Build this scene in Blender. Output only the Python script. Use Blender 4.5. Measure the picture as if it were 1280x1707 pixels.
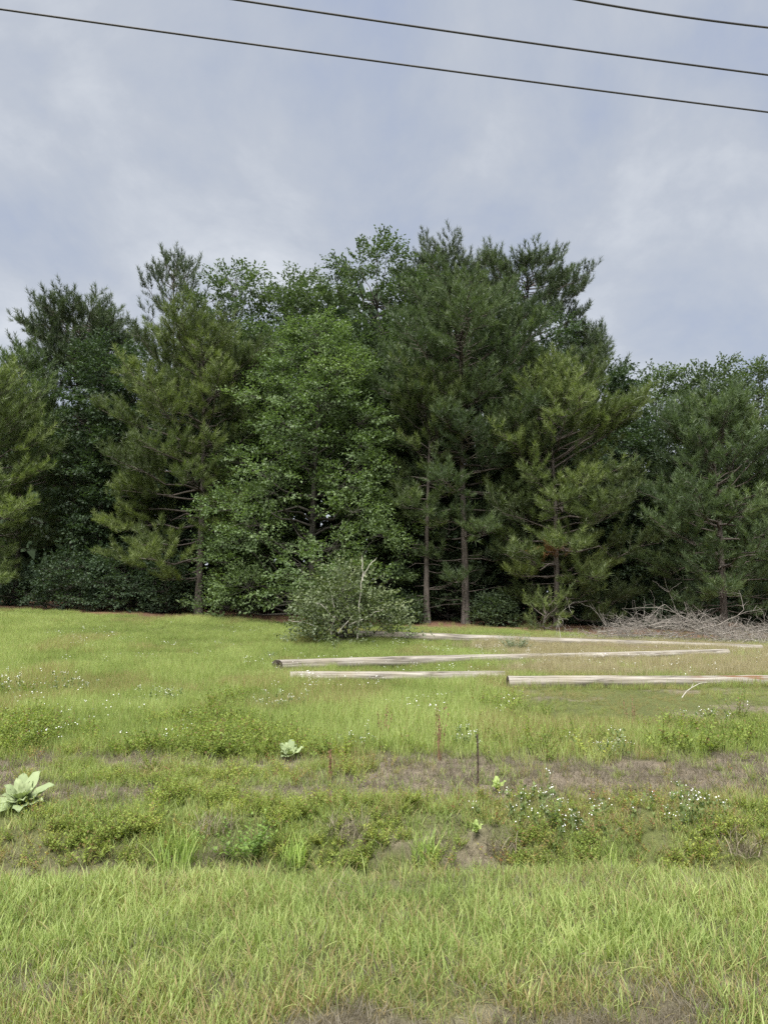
import bpy, math, random
import numpy as np

for o in list(bpy.data.objects):
    bpy.data.objects.remove(o)
scene = bpy.context.scene
COL = scene.collection
R = math.radians

# ------------------------------------------------------------------ camera
CAM_Z, PITCH, FPX, IW, IH = 1.62, R(6.4), 1282.0, 1280.0, 1707.0
cam_d = bpy.data.cameras.new('camera')
cam_d.sensor_fit = 'VERTICAL'
cam_d.sensor_height = 24.0
cam_d.lens = 24.0 * FPX / IH
cam_d.clip_start, cam_d.clip_end = 0.05, 3000
cam = bpy.data.objects.new('camera', cam_d)
COL.objects.link(cam)
cam.location = (0, 0, CAM_Z)
cam.rotation_euler = (R(90) + PITCH, 0, 0)
scene.camera = cam

# ------------------------------------------------------------------ light
SUN_EL, SUN_AZ = R(60), R(196)      # azimuth from +Y clockwise: behind the camera, a little to the left
SUN_STRENGTH, SKY_STRENGTH = 3.2, 0.064
w = bpy.data.worlds.new('World')
scene.world = w
w.use_nodes = True
nt = w.node_tree
nt.nodes.clear()
def N(t, typ, **kw):
    n = t.nodes.new(typ)
    for k, v in kw.items():
        setattr(n, k, v)
    return n
def MATH(t, op, a, b=None, clamp=False):
    n = N(t, 'ShaderNodeMath', operation=op)
    n.use_clamp = clamp
    for i, v in enumerate((a, b)):
        if v is None: continue
        if isinstance(v, (int, float)): n.inputs[i].default_value = v
        else: t.links.new(v, n.inputs[i])
    return n.outputs[0]
def RAMP(t, fac, stops, interp='LINEAR'):
    n = N(t, 'ShaderNodeValToRGB')
    cr = n.color_ramp
    cr.interpolation = interp
    while len(cr.elements) < len(stops): cr.elements.new(0.5)
    for e, (p, c) in zip(cr.elements, stops):
        e.position = p
        e.color = (c, c, c, 1) if isinstance(c, (int, float)) else (*c, 1)
    t.links.new(fac, n.inputs[0])
    return n.outputs[0]
def MIX(t, fac, a, b, typ='MIX'):
    n = N(t, 'ShaderNodeMix', data_type='RGBA', blend_type=typ)
    for s, v in ((n.inputs[0], fac), (n.inputs[6], a), (n.inputs[7], b)):
        if isinstance(v, (int, float)): s.default_value = v
        elif isinstance(v, tuple): s.default_value = (*v, 1)
        else: t.links.new(v, s)
    return n.outputs[2]
def NOISE(t, vec, scale, detail=4, rough=0.55, dist=0.0):
    n = N(t, 'ShaderNodeTexNoise')
    n.inputs['Scale'].default_value = scale
    n.inputs['Detail'].default_value = detail
    n.inputs['Roughness'].default_value = rough
    n.inputs['Distortion'].default_value = dist
    if vec is not None: t.links.new(vec, n.inputs['Vector'])
    return n.outputs['Fac']

sky = N(nt, 'ShaderNodeTexSky', sky_type='NISHITA')
sky.sun_disc = False
sky.sun_elevation, sky.sun_rotation = SUN_EL, SUN_AZ
tc = N(nt, 'ShaderNodeTexCoord')
sep = N(nt, 'ShaderNodeSeparateXYZ')
nt.links.new(tc.outputs['Generated'], sep.inputs[0])
zz = MATH(nt, 'ADD', MATH(nt, 'MAXIMUM', sep.outputs[2], 0.0), 0.75)
cx, cy = MATH(nt, 'DIVIDE', sep.outputs[0], zz), MATH(nt, 'DIVIDE', sep.outputs[1], zz)
comb = N(nt, 'ShaderNodeCombineXYZ')
nt.links.new(cx, comb.inputs[0]); nt.links.new(cy, comb.inputs[1])
mp = N(nt, 'ShaderNodeMapping')
mp.inputs['Location'].default_value = (5.6, 3.4, 0.0)
nt.links.new(comb.outputs[0], mp.inputs[0])
n1 = NOISE(nt, mp.outputs[0], 4.2, 9, 0.58, 0.25)
n2 = NOISE(nt, mp.outputs[0], 1.9, 3, 0.5)
cl = MATH(nt, 'ADD', MATH(nt, 'MULTIPLY', n1, 0.6), MATH(nt, 'MULTIPLY', n2, 0.4))
cloud = RAMP(nt, cl, [(0.37, (2.05, 2.36, 3.12)), (0.44, (2.38, 2.63, 3.13)), (0.50, (2.70, 2.90, 3.26)), (0.55, (3.15, 3.33, 3.62)), (0.63, (4.0, 4.14, 4.34))])
skyc = MIX(nt, 0.93, sky.outputs[0], cloud)
bg = N(nt, 'ShaderNodeBackground')
bg.inputs[1].default_value = SKY_STRENGTH
nt.links.new(skyc, bg.inputs[0])
wo = N(nt, 'ShaderNodeOutputWorld')
nt.links.new(bg.outputs[0], wo.inputs[0])

sun_d = bpy.data.lights.new('sun', 'SUN')
sun_d.energy, sun_d.angle, sun_d.color = SUN_STRENGTH, R(38), (1.0, 0.975, 0.925)
sun = bpy.data.objects.new('sun', sun_d)
COL.objects.link(sun)
from mathutils import Vector
sdir = Vector((math.sin(SUN_AZ) * math.cos(SUN_EL), math.cos(SUN_AZ) * math.cos(SUN_EL), math.sin(SUN_EL)))
sun.rotation_euler = sdir.to_track_quat('Z', 'Y').to_euler()
sun.location = (0, -20, 40)

scene.view_settings.view_transform = 'Standard'
scene.view_settings.look = 'None'
scene.view_settings.exposure = 1.65
scene.view_settings.gamma = 1.0
scene.view_settings.use_curve_mapping = False
scene.cycles.max_bounces = 6
scene.cycles.diffuse_bounces = 3
scene.cycles.glossy_bounces = 2
scene.cycles.transmission_bounces = 3
scene.cycles.use_adaptive_sampling = True
scene.cycles.adaptive_threshold = 0.012
scene.cycles.use_denoising = False

# ------------------------------------------------------------------ helpers
rs = np.random.RandomState(7)
_tab = rs.rand(256, 256)
def vnoise(x, y, seed=0):
    x = np.asarray(x, float) + seed * 17.31; y = np.asarray(y, float) + seed * 9.77
    xi, yi = np.floor(x).astype(int), np.floor(y).astype(int)
    fx, fy = x - xi, y - yi
    fx, fy = fx * fx * (3 - 2 * fx), fy * fy * (3 - 2 * fy)
    a, b = _tab[xi & 255, yi & 255], _tab[(xi + 1) & 255, yi & 255]
    c, d = _tab[xi & 255, (yi + 1) & 255], _tab[(xi + 1) & 255, (yi + 1) & 255]
    return (a * (1 - fx) + b * fx) * (1 - fy) + (c * (1 - fx) + d * fx) * fy
def fbm(x, y, seed=0, oct=3):
    s, a, t = 0, 1.0, 0
    for k in range(oct):
        s = s + a * vnoise(np.asarray(x) * 2 ** k, np.asarray(y) * 2 ** k, seed + k * 3); t += a; a *= 0.5
    return s / t
def sstep(a, b, x):
    t = np.clip((np.asarray(x, float) - a) / (b - a), 0, 1)
    return t * t * (3 - 2 * t)

def ditch_y(x):
    return 5.75 + 0.16 * np.sin(np.asarray(x) * 0.8 + 0.6) + 0.2 * (vnoise(np.asarray(x) * 0.7, 0 * np.asarray(x), 3) - 0.5) - 0.03 * np.asarray(x)
def gz(x, y):
    x, y = np.asarray(x, float), np.asarray(y, float)
    z = np.interp(y, [-400, -6, 0, 4.5, 5.2, 7.0, 8.5, 17, 22, 38, 60, 130, 900],
                  [-0.5, 0.05, 0.0, -0.06, -0.1, -0.24, -0.22, -0.26, -0.2, 0.42, 1.0, 1.4, 1.4])
    dy = y - ditch_y(x)
    z = z - 0.50 * np.exp(-np.where(dy < 0, (dy / 0.5) ** 2, (dy / 0.62) ** 2))
    z = z + 0.03 * sstep(14, 36, y) * np.clip(4 - x, -25, 25)
    near = 1 - sstep(10, 22, y)
    z = z + (fbm(x * 0.9, y * 0.9, 5) - 0.5) * 0.12 * sstep(4, 6, y) + (fbm(x * 4, y * 4, 8) - 0.5) * 0.07 * near + (fbm(x * 5.5, y * 5.5, 15) - 0.5) * 0.16 * sstep(5.2, 5.8, y) * (1 - sstep(7.2, 8.2, y))
    return z
def ray(px, py):
    dx, dy = (px - IW / 2) / FPX, (IH / 2 - py) / FPX
    return np.array([dx, math.cos(PITCH) - dy * math.sin(PITCH), math.sin(PITCH) + dy * math.cos(PITCH)])
def at(px, py, Y):                         # the point seen at a pixel, at distance Y ahead
    r = ray(px, py); r = r * (Y / r[1])
    return np.array([r[0], Y, CAM_Z + r[2]])
def onground(px, py):
    r = ray(px, py); r = r / r[1]
    Ys = np.arange(2.0, 60, 0.01)
    Y = Ys[np.argmax(CAM_Z + r[2] * Ys <= gz(r[0] * Ys, Ys))]
    return np.array([r[0] * Y, Y, float(gz(r[0] * Y, Y))])

class MB:                                   # collects triangles; build() makes ONE mesh object
    def __init__(s):
        s.v, s.f, s.a, s.b, s.n = [], [], [], [], 0
    def add(s, v, f, a=0.5, b=0.0):
        v = np.asarray(v, np.float32).reshape(-1, 3); f = np.asarray(f, np.int32).reshape(-1, 3)
        s.v.append(v); s.f.append(f + s.n); s.n += len(v)
        s.a.append(np.broadcast_to(np.asarray(a, np.float32), (len(v),)))
        s.b.append(np.broadcast_to(np.asarray(b, np.float32), (len(v),)))
        return s
    def tube(s, P, rad, n=6, a=0.5, cap=True, b=None):
        P = np.asarray(P, float); m = len(P); rad = np.broadcast_to(np.asarray(rad, float), (m,))
        T = np.gradient(P, axis=0); T /= np.linalg.norm(T, axis=1)[:, None] + 1e-9
        up = np.array([0, 0, 1.0]) if abs(T[0, 2]) < 0.9 else np.array([1.0, 0, 0])
        U = np.cross(T, up); U /= np.linalg.norm(U, axis=1)[:, None] + 1e-9
        W = np.cross(T, U)
        th = np.arange(n) * 2 * math.pi / n
        V = P[:, None] + rad[:, None, None] * (np.cos(th)[None, :, None] * U[:, None] + np.sin(th)[None, :, None] * W[:, None])
        i = np.arange(m - 1)[:, None] * n; j = np.arange(n)[None]; k = (j + 1) % n
        F = np.concatenate([np.stack([i + j, i + n + j, i + n + k], -1).reshape(-1, 3), np.stack([i + j, i + n + k, i + k], -1).reshape(-1, 3)])
        V = V.reshape(-1, 3)
        bb = np.repeat(np.linspace(0, 1, m), n) if b is None else b
        if cap:
            c = [[0, q + 1, q] for q in range(1, n - 1)]
            e = [[(m - 1) * n, (m - 1) * n + q, (m - 1) * n + q + 1] for q in range(1, n - 1)]
            F = np.concatenate([F, c, e])
        return s.add(V, F, a, bb)
    def build(s, name, mat, parent=None, smooth=False):
        V, F = np.concatenate(s.v), np.concatenate(s.f)
        me = bpy.data.meshes.new(name)
        me.vertices.add(len(V)); me.vertices.foreach_set('co', V.ravel())
        me.loops.add(len(F) * 3); me.loops.foreach_set('vertex_index', F.ravel())
        me.polygons.add(len(F)); me.polygons.foreach_set('loop_start', np.arange(0, len(F) * 3, 3, dtype=np.int32))
        me.polygons.foreach_set('use_smooth', np.full(len(F), smooth))
        for nm, arr in (('tint', s.a), ('along', s.b)):
            at_ = me.attributes.new(nm, 'FLOAT', 'POINT'); at_.data.foreach_set('value', np.concatenate(arr))
        me.update(calc_edges=True)
        if mat: me.materials.append(mat)
        o = bpy.data.objects.new(name, me)
        COL.objects.link(o)
        if parent: o.parent = parent
        return o
def tag(o, label=None, cat=None, group=None, kind=None):
    for k, v in (('label', label), ('category', cat), ('group', group), ('kind', kind)):
        if v: o[k] = v
    return o
def empty(name, loc, rz=0.0, sc=1.0):
    o = bpy.data.objects.new(name, None); COL.objects.link(o)
    o.location = [float(q) for q in loc]; o.rotation_euler = (0, 0, rz); o.scale = (sc,) * 3
    o.empty_display_size = 0.2
    return o
def norm(v):
    return v / (np.linalg.norm(v, axis=-1, keepdims=True) + 1e-9)
def scatter_template(mb, tv, tf, P, X, Z, S, a, tb=0.0):
    """copies of a template (its y along X, its normal along Z) at points P with sizes S"""
    P, X, Z = np.atleast_2d(P), norm(np.atleast_2d(X)), np.atleast_2d(Z)
    U = norm(np.cross(X, Z)); W = np.cross(U, X)
    S = np.broadcast_to(np.asarray(S, float).reshape(-1, 1, 1), (len(P), 1, 1))
    V = P[:, None] + S * (tv[None, :, :1] * U[:, None] + tv[None, :, 1:2] * X[:, None] + tv[None, :, 2:] * W[:, None])
    F = tf[None] + (np.arange(len(P)) * len(tv))[:, None, None]
    A = np.repeat(np.broadcast_to(np.asarray(a, float), (len(P),)), len(tv))
    B = np.tile(np.broadcast_to(np.asarray(tb, float), (len(tv),)), len(P))
    mb.add(V.reshape(-1, 3), F.reshape(-1, 3), A, B)

# ------------------------------------------------------------------ materials
def newmat(name):
    m = bpy.data.materials.new(name); m.use_nodes = True
    t = m.node_tree; t.nodes.clear()
    return m, t
def ATTR(t, name, typ='GEOMETRY'):
    n = N(t, 'ShaderNodeAttribute', attribute_name=name, attribute_type=typ)
    return n.outputs['Fac']
def leaf_surface(t, col, transl=0.35, rough=0.5, spec=0.3, tcol=(1.1, 1.25, 0.55)):
    p = N(t, 'ShaderNodeBsdfPrincipled')
    p.inputs['Roughness'].default_value = rough
    p.inputs['Specular IOR Level'].default_value = spec
    t.links.new(col, p.inputs['Base Color'])
    tr = N(t, 'ShaderNodeBsdfTranslucent')
    t.links.new(MIX(t, 1.0, col, tcol, 'MULTIPLY'), tr.inputs[0])
    mx = N(t, 'ShaderNodeMixShader'); mx.inputs[0].default_value = transl
    t.links.new(p.outputs[0], mx.inputs[1]); t.links.new(tr.outputs[0], mx.inputs[2])
    out = N(t, 'ShaderNodeOutputMaterial'); t.links.new(mx.outputs[0], out.inputs[0])
def foliage_mat(name, stops, transl=0.35, rough=0.5, spec=0.3):
    m, t = newmat(name)
    col = RAMP(t, ATTR(t, 'tint'), stops)
    oi = N(t, 'ShaderNodeObjectInfo')
    hsv = N(t, 'ShaderNodeHueSaturation')
    t.links.new(MATH(t, 'ADD', MATH(t, 'MULTIPLY', oi.outputs['Random'], 0.25), 0.88), hsv.inputs['Value'])
    t.links.new(col, hsv.inputs['Color'])
    leaf_surface(t, hsv.outputs[0], transl, rough, spec)
    return m
def grass_mat(name, stops, straw=(0.36, 0.29, 0.15), basecol=(0.17, 0.16, 0.07)):
    m, t = newmat(name)
    tint = MATH(t, 'ADD', MATH(t, 'MULTIPLY', ATTR(t, 'tint'), 0.45), MATH(t, 'MULTIPLY', ATTR(t, 'ctint', 'INSTANCER'), 0.55))
    col = RAMP(t, tint, stops)
    tw = N(t, 'ShaderNodeTexWhiteNoise', noise_dimensions='1D')
    t.links.new(MATH(t, 'MULTIPLY', ATTR(t, 'tint'), 91.7), tw.inputs['W'])
    dry = MATH(t, 'LESS_THAN', tw.outputs['Value'], ATTR(t, 'dry', 'INSTANCER'))
    col = MIX(t, dry, col, straw)
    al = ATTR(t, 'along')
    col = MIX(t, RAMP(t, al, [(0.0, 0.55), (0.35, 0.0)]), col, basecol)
    leaf_surface(t, col, 0.5, 0.55, 0.25, (1.1, 1.12, 0.65))
    return m
def bark_mat(name, c1, c2, scale=1.0, stretch=6.0):
    m, t = newmat(name)
    g = N(t, 'ShaderNodeTexCoord')
    mpn = N(t, 'ShaderNodeMapping'); mpn.inputs['Scale'].default_value = (scale * stretch, scale * stretch, scale)
    t.links.new(g.outputs['Object'], mpn.inputs[0])
    n = NOISE(t, mpn.outputs[0], 2.2, 6, 0.65, 0.4)
    col = RAMP(t, n, [(0.32, c1), (0.62, c2)])
    p = N(t, 'ShaderNodeBsdfPrincipled'); p.inputs['Roughness'].default_value = 0.9
    p.inputs['Specular IOR Level'].default_value = 0.15
    t.links.new(col, p.inputs['Base Color'])
    b = N(t, 'ShaderNodeBump'); b.inputs['Strength'].default_value = 0.7; b.inputs['Distance'].default_value = 0.04
    t.links.new(n, b.inputs['Height']); t.links.new(b.outputs[0], p.inputs['Normal'])
    out = N(t, 'ShaderNodeOutputMaterial'); t.links.new(p.outputs[0], out.inputs[0])
    return m
def plain_mat(name, c1, c2, scale=8.0, rough=0.8, bump=0.2, metal=0.0, detail=5):
    m, t = newmat(name)
    g = N(t, 'ShaderNodeTexCoord')
    n = NOISE(t, g.outputs['Object'], scale, detail, 0.6)
    col = RAMP(t, n, [(0.3, c1), (0.7, c2)])
    p = N(t, 'ShaderNodeBsdfPrincipled'); p.inputs['Roughness'].default_value = rough
    p.inputs['Metallic'].default_value = metal
    t.links.new(col, p.inputs['Base Color'])
    b = N(t, 'ShaderNodeBump'); b.inputs['Strength'].default_value = bump; b.inputs['Distance'].default_value = 0.01
    t.links.new(n, b.inputs['Height']); t.links.new(b.outputs[0], p.inputs['Normal'])
    out = N(t, 'ShaderNodeOutputMaterial'); t.links.new(p.outputs[0], out.inputs[0])
    return m

M = {}
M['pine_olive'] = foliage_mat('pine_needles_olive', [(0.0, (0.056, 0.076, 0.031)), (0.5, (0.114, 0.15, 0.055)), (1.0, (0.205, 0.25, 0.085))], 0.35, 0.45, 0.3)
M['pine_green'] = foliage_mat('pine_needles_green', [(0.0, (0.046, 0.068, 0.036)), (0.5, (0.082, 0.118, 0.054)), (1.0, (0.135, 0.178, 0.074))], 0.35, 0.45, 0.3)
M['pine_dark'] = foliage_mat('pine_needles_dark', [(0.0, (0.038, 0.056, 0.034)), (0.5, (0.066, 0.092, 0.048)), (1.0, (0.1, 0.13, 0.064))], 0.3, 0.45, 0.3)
M['oak_light'] = foliage_mat('oak_leaf_light', [(0.0, (0.062, 0.094, 0.042)), (0.5, (0.112, 0.162, 0.068)), (1.0, (0.175, 0.235, 0.098))], 0.35, 0.5, 0.28)
M['oak_mid'] = foliage_mat('oak_leaf_mid', [(0.0, (0.042, 0.064, 0.036)), (0.5, (0.076, 0.108, 0.056)), (1.0, (0.115, 0.152, 0.076))], 0.35, 0.5, 0.25)
M['oak_dark'] = foliage_mat('oak_leaf_dark', [(0.0, (0.03, 0.05, 0.03)), (0.5, (0.05, 0.078, 0.042)), (1.0, (0.078, 0.112, 0.058))], 0.3, 0.5, 0.25)
M['shrub_pale'] = foliage_mat('shrub_leaf_pale', [(0.0, (0.085, 0.11, 0.055)), (0.5, (0.135, 0.168, 0.082)), (1.0, (0.21, 0.24, 0.12))], 0.3, 0.5, 0.35)
M['dead_needles'] = foliage_mat('needles_dead_brown', [(0.0, (0.12, 0.06, 0.03)), (1.0, (0.22, 0.11, 0.05))], 0.3, 0.6, 0.2)
M['bark_pine'] = bark_mat('bark_pine', (0.034, 0.029, 0.025), (0.135, 0.115, 0.10), 1.0, 5.0)
M['bark_oak'] = bark_mat('bark_oak', (0.03, 0.027, 0.024), (0.09, 0.082, 0.07), 1.2, 4.0)
M['bare_wood'] = bark_mat('bare_branch_wood', (0.13, 0.11, 0.095), (0.30, 0.275, 0.245), 3.0, 2.0)
M['pale_wood'] = bark_mat('pale_branch_wood', (0.26, 0.24, 0.20), (0.46, 0.44, 0.38), 3.0, 2.0)
M['wire'] = plain_mat('wire_sheath', (0.03, 0.03, 0.035), (0.06, 0.06, 0.065), 2.0, 0.6, 0.1)
M['rust'] = plain_mat('rusty_iron', (0.025, 0.018, 0.015), (0.075, 0.045, 0.03), 30.0, 0.85, 0.4)

# ground
def ground_mat():
    m, t = newmat('ground_soil_thatch')
    g = N(t, 'ShaderNodeTexCoord')
    P = g.outputs['Object']
    big, mid, fine = NOISE(t, P, 0.5, 4, 0.6), NOISE(t, P, 3.5, 6, 0.65), NOISE(t, P, 40, 5, 0.7)
    mpn = N(t, 'ShaderNodeMapping'); mpn.inputs['Scale'].default_value = (1, 0.25, 1); mpn.inputs['Rotation'].default_value = (0, 0, 0.6)
    t.links.new(P, mpn.inputs[0])
    fib = NOISE(t, mpn.outputs[0], 90, 3, 0.6, 1.5)
    soil = RAMP(t, MATH(t, 'ADD', MATH(t, 'MULTIPLY', mid, 0.6), MATH(t, 'MULTIPLY', fine, 0.4)),
                [(0.32, (0.075, 0.060, 0.046)), (0.5, (0.15, 0.124, 0.098)), (0.68, (0.25, 0.215, 0.175))])
    straw = RAMP(t, fib, [(0.35, (0.12, 0.095, 0.065)), (0.65, (0.34, 0.285, 0.21))])
    soil = MIX(t, RAMP(t, mid, [(0.42, 0.15), (0.6, 0.75)]), soil, straw)
    green = RAMP(t, MATH(t, 'ADD', MATH(t, 'MULTIPLY', fine, 0.5), MATH(t, 'MULTIPLY', big, 0.5)),
                 [(0.36, (0.075, 0.085, 0.032)), (0.62, (0.135, 0.150, 0.055))])
    litter = RAMP(t, MATH(t, 'ADD', MATH(t, 'MULTIPLY', fine, 0.6), MATH(t, 'MULTIPLY', mid, 0.4)),
                  [(0.35, (0.075, 0.045, 0.030)), (0.65, (0.21, 0.125, 0.08))])
    col = MIX(t, ATTR(t, 'tint'), green, soil)
    col = MIX(t, ATTR(t, 'along'), col, litter)
    p = N(t, 'ShaderNodeBsdfPrincipled'); p.inputs['Roughness'].default_value = 0.95
    p.inputs['Specular IOR Level'].default_value = 0.1
    t.links.new(col, p.inputs['Base Color'])
    b = N(t, 'ShaderNodeBump'); b.inputs['Strength'].default_value = 0.8; b.inputs['Distance'].default_value = 0.03
    t.links.new(MATH(t, 'ADD', fine, fib), b.inputs['Height']); t.links.new(b.outputs[0], p.inputs['Normal'])
    out = N(t, 'ShaderNodeOutputMaterial'); t.links.new(p.outputs[0], out.inputs[0])
    return m
M['ground'] = ground_mat()

def bare(x, y):
    """0 grown over .. 1 bare earth and thatch"""
    x, y = np.asarray(x, float), np.asarray(y, float)
    n = fbm(x * 0.8, y * 1.3, 21)
    crest = sstep(7.0, 7.6, y + 0.25 * (n - .5)) * (1 - sstep(8.9, 10.0, y + 1.2 * (n - .5))) * sstep(0.33, 0.50, n + 0.09 * sstep(-3, 1, x))
    n2 = fbm(x * 1.6, y * 1.8, 33)
    foot = (1 - sstep(3.15, 3.8, y)) * sstep(0.42, 0.52, n2 + 0.04 * sstep(-0.5, 0.8, x))
    lip = np.exp(-((y - 4.75 - 0.1 * x * 0.2) / 0.4) ** 2) * sstep(0.40, 0.56, fbm(x * 1.3, y * 2, 41)) * 0.4 * sstep(-2.5, 0, x)
    face = np.exp(-((y - ditch_y(x) - 0.4) / 0.4) ** 2) * sstep(0.46, 0.60, fbm(x * 2.6, y * 1.8, 52)) * (0.45 + 0.5 * sstep(-1.8, -0.6, x))
    mown = sstep(0.6, 0.72, fbm(x * 0.9, y * 0.9, 63)) * sstep(1.5, 3, x) * sstep(11, 12, y) * (1 - sstep(16.5, 18, y)) * 0.7
    return np.clip(np.maximum.reduce([crest, foot, lip, face, mown]), 0, 1)
def litter(x, y):
    x, y = np.asarray(x, float), np.asarray(y, float)
    edge = 33.9 + 1.4 * sstep(-3, -12, x) + 3.2 * sstep(-11, -20, x) - 2.5 * sstep(3, 12, x) + 3.0 * (fbm(x * 0.5, y * 0.3, 71) - 0.5)
    return sstep(-0.6, 0.8, y - edge)
def dryzone(x, y):
    return sstep(2.2, 4.4, x + 2 * (fbm(x * 0.5, y * 0.5, 81) - .5)) * sstep(17.6, 19, y) * (1 - sstep(26, 30, y))
def mownzone(x, y):
    n = fbm(x * 0.7, y * 0.7, 91) - .5
    return sstep(1.2, 3.2, x + 1.5 * n) * sstep(10.9, 12.3, y + 1.5 * n) * (1 - sstep(16.0, 17.0, y))

def axis(parts):
    return np.unique(np.concatenate([np.linspace(a, b, max(2, int(round((b - a) / s)) + 1)) for a, b, s in parts]))
xs = axis([(-900, -60, 60), (-60, -22, 2.4), (-22, -7, 0.5), (-7, 7, 0.11), (7, 22, 0.5), (22, 60, 2.4), (60, 900, 60)])
ys = axis([(-400, -20, 40), (-20, 1.5, 1.0), (1.5, 11, 0.09), (11, 24, 0.3), (24, 46, 0.6), (46, 70, 4), (70, 1500, 100)])
X, Y = np.meshgrid(xs, ys)
Z = gz(X, Y)
nx, ny = len(xs), len(ys)
i = (np.arange(ny - 1)[:, None] * nx + np.arange(nx - 1)[None]).ravel()
F = np.concatenate([np.stack([i, i + 1, i + nx + 1], 1), np.stack([i, i + nx + 1, i + nx], 1)])
g = MB(); g.add(np.stack([X, Y, Z], -1), F, bare(X, Y).ravel(), litter(X, Y).ravel())
ground = g.build('ground', M['ground'], smooth=True)
tag(ground, 'uneven grassy ground with a shallow ditch and bare soil patches', kind='structure')

# ------------------------------------------------------------------ trees
LEAF_V = np.array([(0, 0, 0), (-0.31, 0.45, 0.06), (0.31, 0.45, 0.06), (0, 1.0, -0.06)]); LEAF_F = np.array([(0, 2, 1), (1, 2, 3)])
def tuft_template(rng, k, ln=1.0, wd=0.05, spread=0.9, axis_len=0.85):
    v, f = [], []
    for q in range(k):
        s = (q + 0.5) / k
        th = q * 2.4 + rng.rand() * 0.6
        tilt = spread * (1.15 - 0.75 * s) * (0.7 + 0.6 * rng.rand())
        d = np.array([math.cos(th) * math.sin(tilt), math.cos(tilt), math.sin(th) * math.sin(tilt)])
        b = np.array([0, axis_len * s, 0])
        side = norm(np.cross(d, rng.randn(3)))
        L = ln * (0.75 + 0.4 * rng.rand())
        c = len(v)
        v += [b - side * wd / 2, b + side * wd / 2, b + d * L]
        f.append((c, c + 1, c + 2))
    return np.array(v), np.array(f)
_tr = np.random.RandomState(3)
TUFTS = {k: [tuft_template(_tr, k, 1.0, 0.10) for _ in range(4)] for k in (9, 13, 15)}
TUFTS_W = {k: [tuft_template(_tr, k, 1.0, 0.12) for _ in range(4)] for k in (9, 13)}

def prof(pts):
    h, r = zip(*pts)
    return lambda t: float(np.interp(t, h, r))
PINE_P = [(0.0, 0.75), (0.15, 0.9), (0.35, 1.0), (0.6, 0.8), (0.8, 0.52), (0.93, 0.25), (1.0, 0.05)]

def trunk_path(rng, H, bend=0.25, n=14):
    t = np.linspace(0, 1, n)
    a, b = rng.rand(2) * 6.28
    return np.stack([bend * np.sin(t * 3 + a) * t, bend * np.sin(t * 2.4 + b) * t, t * H], 1)

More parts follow.
